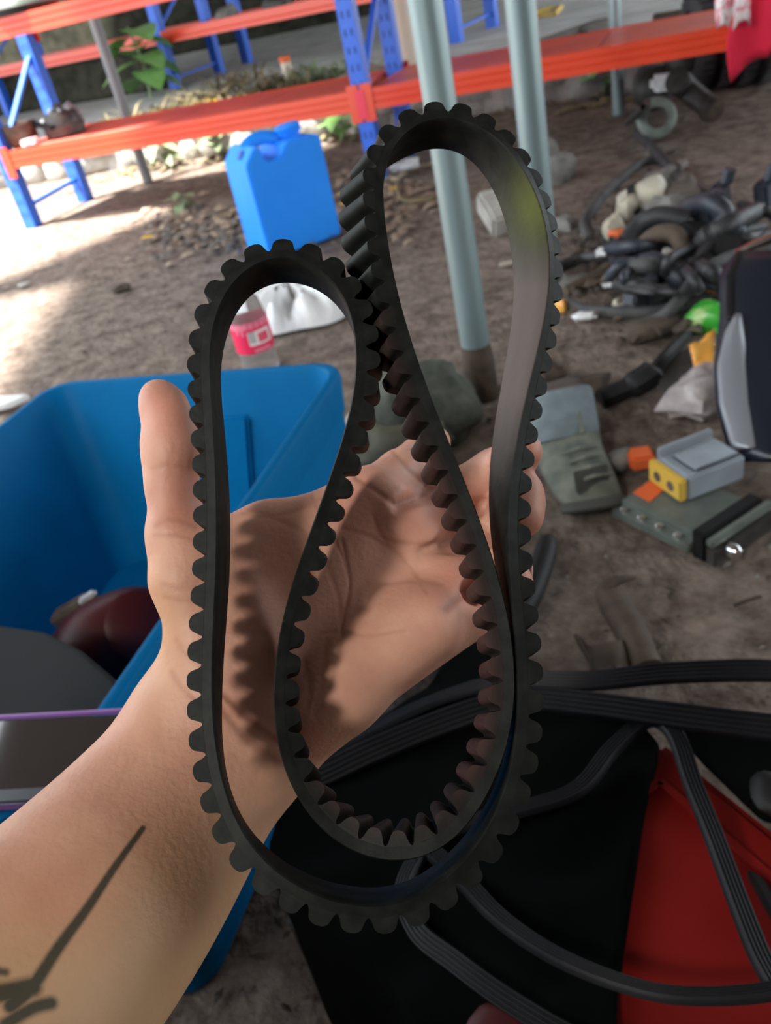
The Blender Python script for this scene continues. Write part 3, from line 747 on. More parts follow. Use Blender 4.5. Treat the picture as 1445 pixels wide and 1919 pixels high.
hose('ribbed_hose', [(1185, 520, .03), (1195, 545, .04), (1230, 552, .05), (1265, 540, .05), (1290, 520, .04)], .024, 'rubber_grey', 'corrugated grey hose curled at the front of the pile', 'hose', ribs=True)
hose('radiator_hose', [(1175, 455, .10), (1200, 420, .14), (1240, 405, .16), (1290, 415, .14)], .031, 'rubber', 'thick black hose lying over the top left of the pile', 'hose')
hose('radiator_hose', [(1285, 390, .12), (1330, 380, .18), (1360, 405, .15), (1340, 440, .10)], .029, 'rubber_blue', 'bluish black hose hooked at the top of the pile', 'hose')
hose('ribbed_hose', [(1300, 470, .08), (1330, 440, .14), (1370, 420, .16), (1420, 395, .12)], .026, 'rubber', 'corrugated black hose at the right of the pile', 'hose', ribs=True)
hose('radiator_hose', [(1180, 628, .02), (1215, 618, .03), (1262, 602, .03)], .030, 'rubber_brown', 'short brown hose lying below the pile near the green wrapper', 'hose')
cols = ['rubber', 'rubber', 'rubber_blue', 'rubber_grey', 'rubber', 'rubber_blue']
rr = random.Random(21)
for k in range(56):
    u, v = rr.uniform(1165, 1440), rr.uniform(390, 550)
    if v < 430 and u < 1230: u += 90
    a = rr.uniform(0, 6.28); L = rr.uniform(25, 60); z = rr.uniform(.02, .15); bend = rr.uniform(-35, 35)
    pts = [(u - L * math.cos(a), v - L * .45 * math.sin(a), max(.015, z - .04)), (u - bend * math.sin(a) * .5, v + bend * math.cos(a) * .3, z), (u + L * math.cos(a), v + L * .45 * math.sin(a), max(.015, z - .03))]
    rad = rr.uniform(.008, .025)
    lab = '%s %s hose piece in the %s %s part of the scrap pile' % ('thick' if rad > .017 else 'thin', {'rubber': 'black', 'rubber_blue': 'bluish black', 'rubber_grey': 'dusty grey'}[cols[k % 6]] + (' corrugated' if k % 5 == 2 else ''), 'far' if v < 450 else ('middle' if v < 500 else 'near'), 'left' if u < 1255 else ('central' if u < 1350 else 'right'))
    a_ = math.degrees(a) % 180
    lab += ', ' + ('lying left to right' if a_ < 30 or a_ > 150 else ('pointing at the viewer' if 60 < a_ < 120 else ('slanting down to the right' if a_ <= 60 else 'slanting down to the left')))
    lab = lab.replace('hose piece in the', 'hose,').replace(' part of the scrap pile', ' of the pile')
    hose('rubber_hose', pts, rad, cols[k % 6], lab, 'hose', 'hose pieces tangled in the scrap pile', ribs=(k % 5 == 2), n=7)
rr = random.Random(33)
for k in range(14):
    u, v = rr.uniform(1180, 1430), rr.uniform(400, 560)
    c = G(u, v, .03 + rr.uniform(0, .1)); s = rr.uniform(.03, .055)
    q = MB(); ax = Vector((rr.uniform(-1, 1), rr.uniform(-1, 1), rr.uniform(-.3, .3))).normalized(); ay = ax.cross(Vector((.2, .1, 1))).normalized()
    q.box(c, s * 2.2, s * 1.2, s, ax, ay)
    tag(q.build('plastic_housing', M[('black_matte', 'rubber_blue', 'dark_metal')[k % 3]], bevel=.006), 'small %s housing wedged among the hoses, %s %s part of the pile' % (('matte black', 'bluish black', 'oily metal')[k % 3], 'far' if v < 470 else 'near', ('far left' if u < 1225 else 'left') if u < 1265 else ('central' if u < 1350 else 'right')), 'housing', 'small housings among the hoses')
# named small things in the pile
o = empty('fuel_filter', G(1205, 385), 'cream filter canister with a black band and green dot in the pile', 'filter')
q = MB(); c = G(1205, 372, .10); q.lathe(c, (.75, -.45, .35), [(-.075, .045), (-.06, .052), (.05, .055), (.075, .05), (.082, .03)], 18); q.build('canister', M['bone'], o, smooth=True)
q = MB(); q.lathe(c, (.75, -.45, .35), [(-.03, .060), (-.005, .061)], 18); q.build('band', M['black_matte'], o, smooth=True)
q = MB(); q.lathe(c + Vector((.03, -.05, -.015)), (.3, -.8, .2), [(0, .012), (.012, .008)], 8); q.build('green_dot', M['green_wrap'], o)
for i, (u, v, s, sc, m, lab, cat) in enumerate((
    (1242, 348, .075, (1.2, .9, .8), 'grey_cast', 'pale grey casting at the top of the scrap pile', 'casting'),
    (1280, 362, .07, (1.3, .8, .7), 'brown_board', 'brownish casting right of the pale grey one in the pile', 'casting'),
    (1250, 388, .06, (1.4, .8, .6), 'grey_cast', 'flat grey casting beside the cream filter', 'casting'),
    (1178, 385, .04, (1.1, .8, .8), 'bone', 'off-white lump left of the cream filter', 'part'),
    (1150, 425, .045, (1.3, .8, .7), 'bone', 'off-white plastic piece at the left of the pile', 'part'),
    (1105, 434, .03, (1.4, .8, .5), 'rag', 'small pale scrap inside the grey cable curve', 'scrap'),
    (1135, 470, .028, (1.2, .8, .5), 'white_bag', 'small white scrap at the left of the thick hoses', 'scrap'),
    (1143, 527, .03, (1.3, .9, .6), 'white_bag', 'white crumpled scrap at the front left of the pile', 'scrap'),
    (1160, 437, .02, (1.6, .8, .6), 'orange_sticker', 'small orange scrap beside the off-white piece', 'scrap'),
    (1075, 530, .045, (1.2, .9, .6), 'grey_cast', 'flat grey stone beside the tall belt loop', 'stone'),
    (1052, 573, .022, (1, .8, .8), 'orange_film', 'small orange scrap just right of the tall belt loop', 'scrap'),
    (1098, 592, .024, (1.6, .9, .4), 'white_bag', 'white paper scrap on dirt below the long grey cable', 'scrap'),
    (1160, 572, .02, (1, .9, .9), 'bone', 'small round off-white piece on the long grey cable', 'part'),
    (1252, 487, .032, (1, .9, .9), 'rag', 'grey-white lump beside the thick bluish hose', 'part'),
    (1337, 527, .038, (1.1, .8, 1.0), 'orange_film', 'orange and white crumpled packet left of the fairing', 'packet'),
    (1280, 610, .03, (1.3, .9, .7), 'brown_board', 'brown crumpled scrap left of the green wrapper', 'scrap'),
    (1060, 420, .04, (1.4, .9, .7), 'grey_cast', 'pinkish grey stone right of the tall belt loop', 'stone'),
    (1240, 280, .05, (1.5, .8, .5), 'brown_board', 'brown scrap beside the dark cable below the motor', 'scrap'),
    (1275, 310, .035, (1.4, .8, .5), 'grey_cast', 'small grey scrap on dirt above the pile', 'scrap'))):
    q = MB(); c = G(u, v, .0); zz = .10 if (350 < v < 500 and u > 1130) else .02
    c = G(u, v, zz); q.blob(c, s, sc, .22, 200 + i, 12, 8, 2, i * 1.1); tag(q.build({'part': 'plastic_lump'}.get(cat, cat), M[m], smooth=True), lab, cat)
for i, (u, v) in enumerate(((1352, 372), (1432, 368), (1330, 415))):
    o = empty('plug_housing', G(u, v, .08), ('blue-grey plug housing standing at the top of the pile', 'blue-grey plug housing at the right edge of the pile', 'blue-grey plug housing low among the right hoses')[i], 'plug')
    q = MB(); c = G(u, v, .12); q.box(c, .05, .05, .10, (.8, .5, .2), (-.5, .8, 0)); q.build('shell', M['rubber_blue'], o, bevel=.008)
    q = MB(); q.lathe(c + Vector((.01, -.01, .05)), (.2, -.2, 1), [(0, .02), (.04, .018)], 10); q.build('neck', M['rubber_blue'], o, smooth=True)
# wrappers near the fairing
o = empty('green_wrapper', G(1330, 600), 'bright green foil wrapper lying left of the black fairing', 'wrapper')
q = MB(); q.blob(G(1330, 596, .035), .055, (1.15, .75, .75), .12, 7, 14, 9, 1.5, -.4); q.build('pouch', M['green_wrap'], o, smooth=True)
q = MB(); q.bar(G(1352, 612, .04), G(1364, 618, .04), .05, .008); q.build('crimped_end', M['green_wrap'], o)
def sheet(name, pts, m, label, cat, thick=.003, sub=6, amp=.006, seed=0):
    rr = random.Random(seed); a, b, c, d = pts
    rows = []
    for j in range(sub + 1):
        row = []
        for i in range(sub + 1):
            fi, fj = i / sub, j / sub
            p = (a * (1 - fi) + b * fi) * (1 - fj) + (d * (1 - fi) + c * fi) * fj
            row.append(p + Vector((0, 0, rr.uniform(-amp, amp) + amp)))
        rows.append(row)
    q = MB(); q.loft(rows, closed=False, cap=False); o = q.build(name, M[m], smooth=True, fix=False, angle=50)
    md = o.modifiers.new('s', 'SOLIDIFY'); md.thickness = thick
    return tag(o, label, cat)
sheet('orange_wrapper', [G(1292, 655, .08), G(1340, 622, .10), G(1340, 690, .04), G(1303, 700, .04)], 'orange_film', 'orange plastic wrapper standing between the ribbed part and the fairing', 'wrapper', seed=2)
sheet('orange_scrap', [G(1303, 700, .03), G(1332, 698, .03), G(1335, 712, .02), G(1303, 710, .02)], 'orange_sticker', 'small darker orange scrap under the orange wrapper', 'scrap', seed=3)
q = MB(); q.blob(G(1318, 738, .03), .085, (1.15, .85, .55), .3, 9, 16, 10, 2.2, .5); tag(q.build('clear_bag', M['grey_bag'], smooth=True, angle=60), 'crumpled clear plastic bag lying under the orange wrapper', 'bag')

# black arm with ribbed block, board
o = empty('lever_arm', G(1180, 735), 'black metal arm with a ribbed end block lying on dirt above the boot', 'arm')
q = MB(); q.tube(spline([tuple(G(1125, 748, .02)), tuple(G(1170, 730, .03)), tuple(G(1215, 705, .05)), tuple(G(1245, 672, .07)), tuple(G(1285, 630, .04))], 6), [.024] * 8 + [.032] * 7 + [.016] * 10, 8); q.build('arm', M['black_matte'], o, smooth=True)
for k in range(5):
    q = MB(); q.bar(G(1240, 682 + k * 12, .045), G(1300, 660 + k * 12, .045), .035, .012); q.build('rib', M['dark_metal'], o, bevel=.003)
sheet('brown_board', [G(1000, 735, .015), G(1085, 708, .015), G(1108, 745, .012), G(1010, 768, .012)], 'brown_board', 'dusty brown board lying behind the boot top', 'board', .012, 4, .002, 1)
sheet('brown_board', [G(1085, 712, .012), G(1145, 704, .012), G(1125, 745, .012), G(1100, 748, .012)], 'rust', 'dark brown plate between the board and the black arm', 'plate', .010, 4, .002, 4)
sheet('brown_board', [G(1020, 668, .02), G(1060, 708, .01), G(1018, 722, .01), G(1008, 690, .01)], 'rust', 'small dark rusty plate right of the tall belt strand', 'plate', .010, 4, .002, 6)

# ------------------------------------------------------------------ boot
def boot():
    o = empty('boot', G(1110, 952), 'worn blue-grey and green boot standing on dirt right of the fingers', 'boot')
    def ell(c, ax, ay, rx, ry, n=20): return [c + ax * (rx * math.cos(2 * math.pi * k / n)) + ay * (ry * math.sin(2 * math.pi * k / n)) for k in range(n)]
    X, Y, Z = Vector((1, 0, 0)), Vector((0, 1, 0)), Vector((0, 0, 1))
    d0 = 1.82; d1 = 1.61
    a = P(1050, 752, d0); b = P(1065, 850, 1.74); c = P(1085, 890, 1.69); e = P(1112, 936, d1 + .02)
    q = MB(); secs = [(a, .066, .055), (P(1058, 800, 1.78), .068, .058), (b, .070, .062), (c, .066, .06), (P(1100, 920, 1.65), .062, .045), (e, .056, .03)]
    q.loft([ell(c_, (AX * .97 + AY * .2).normalized(), -AZ, r1, r2) for c_, r1, r2 in secs]); q.build('upper', M['boot_green'], o, smooth=True, angle=60)
    q = MB(); secs = [(P(1043, 735, 1.83), .070, .058), (P(1046, 742, 1.825), .074, .062), (P(1054, 815, 1.77), .077, .066), (P(1056, 822, 1.765), .074, .063)]
    q.loft([ell(c_, (AX * .97 + AY * .2).normalized(), -AZ, r1, r2) for c_, r1, r2 in secs]); cf = q.build('cuff', M['boot_grey'], o, smooth=True, angle=50)
    q = MB(); q.bar(P(1078, 745, 1.765), P(1092, 812, 1.70), .008, .006, AZ); q.build('seam', M['boot_green'], cf)
    for k in range(4):
        q = MB(); f = k / 3
        u, v, dd = 1055 + 28 * f, 842 + 52 * f, 1.675 - .06 * f
        q.tube([P(u + 2, v + 8, dd), P(u + 30, v - 2, dd - .02), P(u + 62, v - 6, dd + .02)], .004, 6); q.build('lace', M['boot_green'], o, smooth=True)
    q = MB(); q.bar(P(1078, 905, 1.605), P(1140, 895, 1.63), .045, .01, AZ); q.build('patch', M['sole'], o, bevel=.003)
    q = MB(); secs = [(P(1110, 934, 1.625), .060, .050), (P(1112, 941, 1.62), .064, .056), (P(1113, 950, 1.612), .064, .056), (P(1114, 955, 1.612), .060, .052)]
    q.loft([ell(c_, (AX * .97 + AY * .16).normalized(), -AZ, r1, r2) for c_, r1, r2 in secs]); q.build('sole', M['sole'], o, smooth=True, angle=40)
boot()

# ------------------------------------------------------------------ control box with a plastic housing on it
def control_box():
    zt_ = .044
    A_, B_, C_, D_ = G(1160, 935, zt_), G(1222, 880, zt_), G(1420, 872, zt_), G(1303, 1003, zt_)
    ex = (D_ - A_); 
    ey = (B_ - A_); Lx, Ly = ex.length, ey.length * 1.25; ex.normalize(); ey = (ey - ex * ey.dot(ex)).normalized(); ey.z = 0
    o = empty('control_unit', G(1230, 985), 'grey aluminium control box with orange sticker lying on dirt', 'control box')
    def bp(x, y, z): return A_ + ex * x + ey * y + Vector((0, 0, z - zt_))
    q = MB(); q.box(bp(Lx / 2, Ly / 2, zt_ / 2 + .004), Lx, Ly, zt_ - .008, ex, ey); q.build('case', M['alu'], o, bevel=.006)
    q = MB(); q.box(bp(Lx / 2, -.004, .022), Lx + .004, .03, .018, ex, ey); q.build('flange', M['alu'], o, bevel=.003)
    for k in range(4):
        q = MB(); q.lathe(bp(.02 + k * (Lx - .05) / 3, -.008, .03), (0, 0, 1), [(0, .007), (.006, .007), (.008, .004)], 10); q.build('screw', M['chrome'], o, smooth=True)
    q = MB(); q.box(bp(Lx + .014, Ly * .45, .032), .03, Ly * 1.05, .06, ex, ey); q.build('connector', M['black_matte'], o, bevel=.005)
    q = MB(); q.box(bp(Lx + .040, Ly * .45, .052), .016, Ly * 1.1, .014, ex, ey); q.build('rail', M['alu'], o, bevel=.003)
    q = MB(); q.box(bp(Lx + .04, Ly * .45, .022), .02, Ly * 1.05, .036, ex, ey); q.build('lower_rail', M['dark_metal'], o, bevel=.003)
    for k in (0, 1):
        q = MB(); q.lathe(bp(Lx + .062, .02 + k * Ly * .9, .03), (ex.x, ex.y, 0), [(-.012, .012), (.004, .012), (.012, .006)], 12); q.build('bolt', M['chrome'], o, smooth=True)
    q = MB(); q.prism([G(1186, 924, zt_ + .0005), G(1230, 893, zt_ + .0005), G(1256, 908, zt_ + .0005), G(1218, 941, zt_ + .0005)], (0, 0, .001)); q.build('sticker', M['orange_sticker'], o)
    return bp, ex, ey, Lx, Ly
bp, EX, EY, ELX, ELY = control_box()
def top_housing():
    z0 = .045
    o = empty('sensor_housing', bp(ELX * .62, ELY * .55, z0), 'milky blue plastic housing with a yellow end standing on the control box', 'housing')
    a, b, c = G(1228, 872, z0 + .03), G(1290, 915, z0 + .03), G(1390, 868, z0 + .03)
    ex = (b - a); L1 = ex.length; ex.normalize(); ey = (c - b); L2 = ey.length; ey.normalize()
    ey = (ey - ex * ey.dot(ex)).normalized()
    def hp_(x, y, z): return a + ex * x + ey * y + Vector((0, 0, z))
    q = MB(); q.box(hp_(L1 / 2, L2 / 2, -.004), L1, L2, .05, ex, ey); q.build('body', M['pale_blue_plastic'], o, bevel=.005)
    q = MB(); q.box(hp_(L1 * .58, L2 * .55, .023), L1 * .7, L2 * .8, .008, ex, ey); q.build('lid', M['pale_blue_plastic'], o, bevel=.004)
    q = MB(); q.box(hp_(.006, L2 * .5, .028), .012, L2 * .95, .02, ex, ey); q.build('lip', M['pale_blue_plastic'], o, bevel=.003)
    q = MB(); q.box(hp_(L1 / 2, -.008, -.004), L1 * .98, .016, .044, ex, ey); y = q.build('end_plug', M['yellow'], o, bevel=.003)
    for k in range(2):
        q = MB(); q.lathe(hp_(L1 * (.3 + .4 * k), -.016, -.004), -ey, [(-.002, .010), (.001, .010)], 10); q.build('socket', M['rubber_brown'], y)
top_housing()
q = MB(); q.bar(G(1178, 862, .03), G(1225, 855, .03), .05, .03); tag(q.build('orange_block', M['orange_sticker'], bevel=.006), 'small orange-red block on dirt behind the control box', 'block')
q = MB(); q.blob(G(1165, 862, .02), .03, (1.2, .8, .8), .2, 5); tag(q.build('grey_stone', M['grey_cast'], smooth=True), 'small grey lump between the boot and the orange-red block', 'stone')

# ------------------------------------------------------------------ fairing
def fairing():
    o = empty('fairing', G(1400, 862), 'glossy black motorcycle fairing with a silver panel at the right edge', 'fairing')
    dd = lambda v: 2.02 - (v - 450) / 410 * .40
    def patch(left, right, m, name, bulge, push=0.0, par=o, th=.012):
        rows = []
        vs_ = np.linspace(left[0][1], left[-1][1], 22)
        for v in vs_:
            ul = np.interp(v, [p[1] for p in left], [p[0] for p in left]); ur = np.interp(v, [p[1] for p in right], [p[0] for p in right])
            row = []
            for i in range(11):
                f = i / 10; row.append(P(ul + (ur - ul) * f, v, dd(v) - bulge * math.sin(math.pi * (.06 + .88 * f)) - push))
            rows.append(row)
        q = MB(); q.loft(rows, closed=False, cap=False); b = q.build(name, M[m], par, smooth=True, fix=False, angle=80)
        md = b.modifiers.new('s', 'SOLIDIFY'); md.thickness = th; md.offset = -1
        return b
    patch([(1384, 478), (1352, 520), (1353, 600), (1342, 690), (1348, 760), (1372, 850), (1385, 866)], [(1560, 440), (1580, 520), (1580, 600), (1570, 690), (1570, 760), (1560, 840), (1540, 880)], 'black_plastic', 'shell', .10)
    patch([(1382, 590), (1362, 625), (1346, 690), (1350, 760), (1374, 842)], [(1385, 590), (1405, 640), (1425, 700), (1440, 780), (1448, 842)], 'silver', 'silver_panel', .03, .055, th=.006)
    patch([(1384, 480), (1362, 520), (1362, 600)], [(1400, 470), (1386, 520), (1386, 600)], 'black_matte', 'matte_edge', .012, .045, th=.006)
    q = MB(); q.tube([P(1380, 478, 1.98), P(1410, 462, 1.96), P(1450, 447, 1.95), P(1500, 440, 1.95)], .012, 8); q.build('top_trim', M['chrome'], o, smooth=True)
fairing()

# ------------------------------------------------------------------ rubbish near the tub
def drink_bottle():
    base = G(487, 690)
    o = empty('bottle', base, 'clear plastic bottle with a red label standing before the white bag', 'bottle')
    d = -(P(470, 620, 2.6) - P(466, 600, 2.6)); 
    zc = .05
    pb_ = G(480, 652, .075); p1 = pb_; p0 = pb_ + Vector((0, 0, .098)); r = .057
    ax = Vector((0, 0, -1)); L = .098
    q = MB(); q.lathe(p0, ax, [(-.13, .016), (-.10, .016), (-.095, .020), (-.05, .045), (0, r - .002), (L, r - .002), (L + .06, r - .003), (L + .073, r - .012)], 26); q.build('bottle_body', M['bottle'], o, smooth=True)
    lb = MB(); lb.lathe(p0, ax, [(.004, r), (L - .004, r)], 40, cap=False); lab_ = lb.build('label', M['label_red'], o, smooth=True)
    # printed fields wrapped on the label, facing the viewer
    view = (CAM - p0).normalized(); e1_ = (view - ax * view.dot(ax)).normalized(); e2_ = ax.cross(e1_)
    def field(name, h0, h1, a0, a1, m):
        rows = []
        for h in (h0, h1):
            rows.append([p0 + ax * (h * L) + (e1_ * math.cos(a) + e2_ * math.sin(a)) * (r + .0006) for a in np.linspace(a0, a1, 9)])
        q = MB(); q.loft(rows, closed=False, cap=False); q.build(name, M[m], lab_, smooth=True, fix=False)
    field('upper_band', .03, .22, -1.3, 1.3, 'label_pink')
    field('print_field', .30, .72, -1.0, .25, 'label_white')
    field('red_print', .38, .66, -.85, -.25, 'label_red')
    field('barcode_field', .30, .64, -.12, .22, 'barcode')
    field('lower_print', .82, .93, -.8, .1, 'label_pink')
    field('side_print', .10, .40, .42, .55, 'label_pink'); field('side_print', .08, .36, .7, .82, 'label_pink')
drink_bottle()
def white_bag():
    q = MB(); c = G(560, 600, .04)
    rows = []
    edge = [(455, 600), (462, 568), (500, 545), (545, 548), (560, 566), (580, 556), (600, 535), (640, 560), (650, 588), (620, 606), (560, 618), (510, 628), (478, 625)]
    w = [G(u, v, .004) for u, v in edge]; w = [Vector(p) for p in spline([tuple(p) for p in w], 4, True)]
    cen = sum(w, Vector()) / len(w)
    rr = random.Random(4)
    for k, (f, z) in enumerate(((1.0, .0), (.97, .03), (.82, .07), (.6, .085), (.35, .075), (.12, .08))):
        rows.append([cen + (p - cen) * f + Vector((0, 0, z * (1 + .35 * math.sin(i * 1.3 + k) + rr.uniform(-.15, .15)))) for i, p in enumerate(w)])
    q.loft(rows); tag(q.build('plastic_bag', M['white_bag'], smooth=True, angle=60), 'white plastic bag lying crumpled on dirt beyond the tub', 'bag')
white_bag()
# rag and dark canvas heap seen between the strands, white strip at the far left
q = MB(); q.blob(G(735, 775, .06), .13, (.8, .7, .6), .18, 31, 18, 12, 2.0); tag(q.build('rag', M['rag'], smooth=True, angle=70), 'pale grey rag lying right of the tub corner', 'rag')
q = MB(); q.blob(G(735, 835, .05), .12, (1.1, .7, .5), .2, 37, 18, 12, 2.5); tag(q.build('olive_bag', M['olive'], smooth=True, angle=70), 'olive bag lying between the pale rag and the index finger', 'bag')
q = MB(); q.blob(G(828, 800, .07) + Vector((-.03, .10, 0)), .15, (.95, .75, .75), .14, 35, 20, 14, 2.2); tag(q.build('canvas_bag', M['camo'], smooth=True, angle=70), 'dark green canvas bag lying at the foot of the nearest pole', 'bag')
q = MB(); q.prism([G(-60, 757, .01), G(60, 748, .01), G(20, 766, .01), G(-60, 785, .01)], (0, 0, .02)); tag(q.build('white_board', M['white_bag'], bevel=.004), 'white strip lying on dirt left of the tub', 'board')

# brown hook, ring and black handle on the dirt below the control box
o = empty('iron_hook', G(1200, 1240), 'rusty iron bar with a hooked tip on dirt behind the ribbed belts', 'hook')
q = MB(); q.tube(spline([tuple(G(1210, 1250, .03)), tuple(G(1185, 1190, .05)), tuple(G(1150, 1130, .07)), tuple(G(1135, 1108, .08)), tuple(G(1150, 1090, .09)), tuple(G(1192, 1082, .085))], 6), [.024] * 12 + [.024 - .0012 * k for k in range(19)], 10); q.build('bar', M['rust'], o, smooth=True)
q = MB(); q.tube([G(1145, 1250, .03), G(1135, 1205, .055)], [.030, .026], 14); q.build('sleeve', M['rust'], o, smooth=True)
q = MB(); q.tube([G(1118, 1250, .03), G(1090, 1205, .04), G(1078, 1190, .04)], [.008, .006, .003], 7); q.build('prong', M['rust'], o, smooth=True)
q = MB(); q.tube([G(1205, 1245, .03), G(1235, 1220, .04), G(1245, 1208, .04)], [.010, .007, .003], 7); q.build('prong', M['rust'], o, smooth=True)
q = MB(); q.tube([G(1375, 1135, .006), G(1400, 1125, .01), G(1425, 1118, .006)], .003, 6); tag(q.build('twig', M['rust']), 'thin dark twig on dirt below the control box', 'twig')
o = empty('black_grip', G(985, 1150), 'black rounded grip lying on dirt just right of the little finger', 'grip')
q = MB(); q.tube(spline([tuple(G(965, 1170, .05)), tuple(G(996, 1110, .055)), tuple(G(1020, 1045, .06)), tuple(G(1028, 1008, .06))], 5), [.020] * 10 + [.020, .020, .019, .018, .015, .008], 12); q.build('sleeve', M['black_matte'], o, smooth=True)
q = MB(); q.lathe(G(965, 1150, .052), G(990, 1105, .055) - G(965, 1150, .052), [(0, .023), (.012, .023)], 14); q.build('collar', M['black_plastic'], o, smooth=True)
for i, (pts, hole) in enumerate(((((540, 1722), (585, 1718), (590, 1742), (560, 1760)), (562, 1734)), (((617, 1782), (692, 1776), (645, 1815), (612, 1830)), (640, 1806)))):
    zz = .10
    o = empty('bracket_plate', G(*pts[0], zz), ('small pierced metal plate right below the outer belt loop', 'pointed pierced metal plate lower than the belt loop')[i], 'plate')
    P3 = [G(u, v, zz) for u, v in pts]; ctr = G(*hole, zz); rim = []
    per = []
    for k in range(4):
        for j in range(4): per.append(P3[k] + (P3[(k + 1) % 4] - P3[k]) * (j / 4))
    r = .0055; ring_ = []
    for p in per:
        d = (p - ctr); d.z = 0; ring_.append(ctr + d.normalized() * r)
    q = MB(); lo = Vector((0, 0, -.003)); n = 16
    q.add(per + ring_ + [p + lo for p in per] + [p + lo for p in ring_], [(k, (k + 1) % n, n + (k + 1) % n, n + k) for k in range(n)] + [(2 * n + k, 3 * n + k, 3 * n + (k + 1) % n, 2 * n + (k + 1) % n) for k in range(n)] + [(k, 2 * n + k, 2 * n + (k + 1) % n, (k + 1) % n) for k in range(n)] + [(n + k, n + (k + 1) % n, 3 * n + (k + 1) % n, 3 * n + k) for k in range(n)])
    q.build('plate', M['alu'], o)
    q = MB(); q.bar(P3[0] + Vector((0, 0, -.05)), P3[0] + (P3[1] - P3[0]) * .9 + Vector((0, 0, -.05)), .01, .09); q.build('flange', M['dark_metal'], o, bevel=.002)

# ------------------------------------------------------------------ red crate, black cloth, ribbed belts
ZC = .285
cc_ = G(1238, 1378, ZC); rdir = (G(1445, 1545, ZC) - cc_).normalized(); ldir = Vector((rdir.y, -rdir.x, 0))
if ldir.x > 0: ldir = -ldir
o = empty('red_crate', cc_ + rdir * .2 + ldir * .18 - Vector((0, 0, ZC)), 'upturned red plastic crate half covered by the black cloth', 'crate')
def rect(z, g):
    c = cc_; a, b = rdir, ldir
    L1, L2 = .48, .29
    return [Vector((p.x, p.y, z)) for p in (c - a * g - b * g, c + a * (L1 + g) - b * g, c + a * (L1 + g) + b * (L2 + g), c - a * g + b * (L2 + g))]
q = MB(); q.loft([rect(0, .03), rect(.02, .03), rect(.025, .018), rect(ZC - .01, 0), rect(ZC, -.006)]); q.build('tub', M['red_plastic'], o, bevel=.006)
q = MB(); pts = rect(ZC + .002, -.04)
for k in range(4): q.bar(pts[k], pts[(k + 1) % 4], .008, .004)
q.build('base_rim', M['red_plastic'], o)
def black_cloth():
    edge = [(545, 1425), (640, 1375), (760, 1320), (830, 1240), (905, 1195), (960, 1230), (1080, 1290), (1205, 1360), (1228, 1400), (1205, 1500), (1180, 1650), (1150, 1850), (1120, 2050), (850, 2050), (770, 1900), (700, 1800), (590, 1710), (510, 1620), (520, 1500)]
    w = [Vector(p) for p in spline([tuple(G(u, v, ZC + .012)) for u, v in edge], 6, True)]
    n = len(w); cen = G(830, 1620, ZC + .02); rows = []
    def fold(p):
        a = (p.x * 38 + p.y * 62)
        return .006 * math.sin(a) * math.sin(p.x * 14 + 1) + .004 * math.sin(p.y * 90 - p.x * 30)
    for f in (.04, .15, .3, .45, .6, .72, .82, .90, .96, 1.0):
        row = []
        for p in w:
            x = cen + (p - cen) * f; row.append(Vector((x.x, x.y, ZC + .012 + fold(x) + .010 * (1 - f))))
        rows.append(row)
    for k, (g, z) in enumerate(((1.02, -.014), (1.035, -.05), (1.05, -.12), (1.07, -.20), (1.09, -.27))):
        rows.append([cen + (p - cen) * (g + .012 * k / 4 * math.sin(i * .55)) + Vector((0, 0, z)) for i, p in enumerate(w)])
    q = MB(); q.loft(rows, cap=False); q.f.append(tuple(range(n)))
    o = q.build('black_cloth', M['black_cloth'], smooth=True, angle=180)
    tag(o, 'black cloth draped over the red crate and the heap under the hand', 'cloth')
black_cloth()
# heap that carries the cloth
q = MB(); q.blob(G(860, 1560, .13), .13, (1.4, 1.0, 1.0), .05, 3, 16, 10); 
tag(q.build('parts_sack', M['black_matte'], smooth=True), 'dark sack of parts under the black cloth', 'sack')

def ribbed_belt(name, pts, width, label, th=.006, ribs=5, closed=False):
    """flat multi-rib belt; pts: (u, v, z, lean) lean 0 = lying flat, 1 = on edge"""
    wp = [np.array(list(G(u, v, z)) + [l]) for u, v, z, l in pts]
    sp = spline(wp, 10, closed); N = len(sp); rings = []
    prof = []
    for k in range(ribs):
        a = -width / 2 + width * k / ribs; b = a + width / ribs
        prof += [(a + (b - a) * .12, th * .25), (a + (b - a) * .30, th * .5), (b - (b - a) * .30, th * .5), (b - (b - a) * .12, th * .25)]
    prof += [(width / 2, 0), (width / 2, -th / 2), (-width / 2, -th / 2), (-width / 2, 0)]
    for i in range(N):
        p = Vector(sp[i][:3]); t = Vector(sp[min(i + 1, N - 1)][:3]) - Vector(sp[max(i - 1, 0)][:3])
        if closed: t = Vector(sp[(i + 1) % N][:3]) - Vector(sp[i - 1][:3])
        t.normalize(); s = t.cross(Vector((0, 0, 1))).normalized(); n = s.cross(t).normalized()
        l = sp[i][3] * math.pi / 2; s2 = s * math.cos(l) + n * math.sin(l); n2 = n * math.cos(l) - s * math.sin(l)
        rings.append([p + s2 * x + n2 * y for x, y in prof])
    if closed: rings.append(rings[0])
    q = MB(); q.loft(rings, cap=not closed)
    return tag(q.build(name, M['rib_belt'], smooth=True, angle=30), label, 'belt')
Zb = ZC + .03
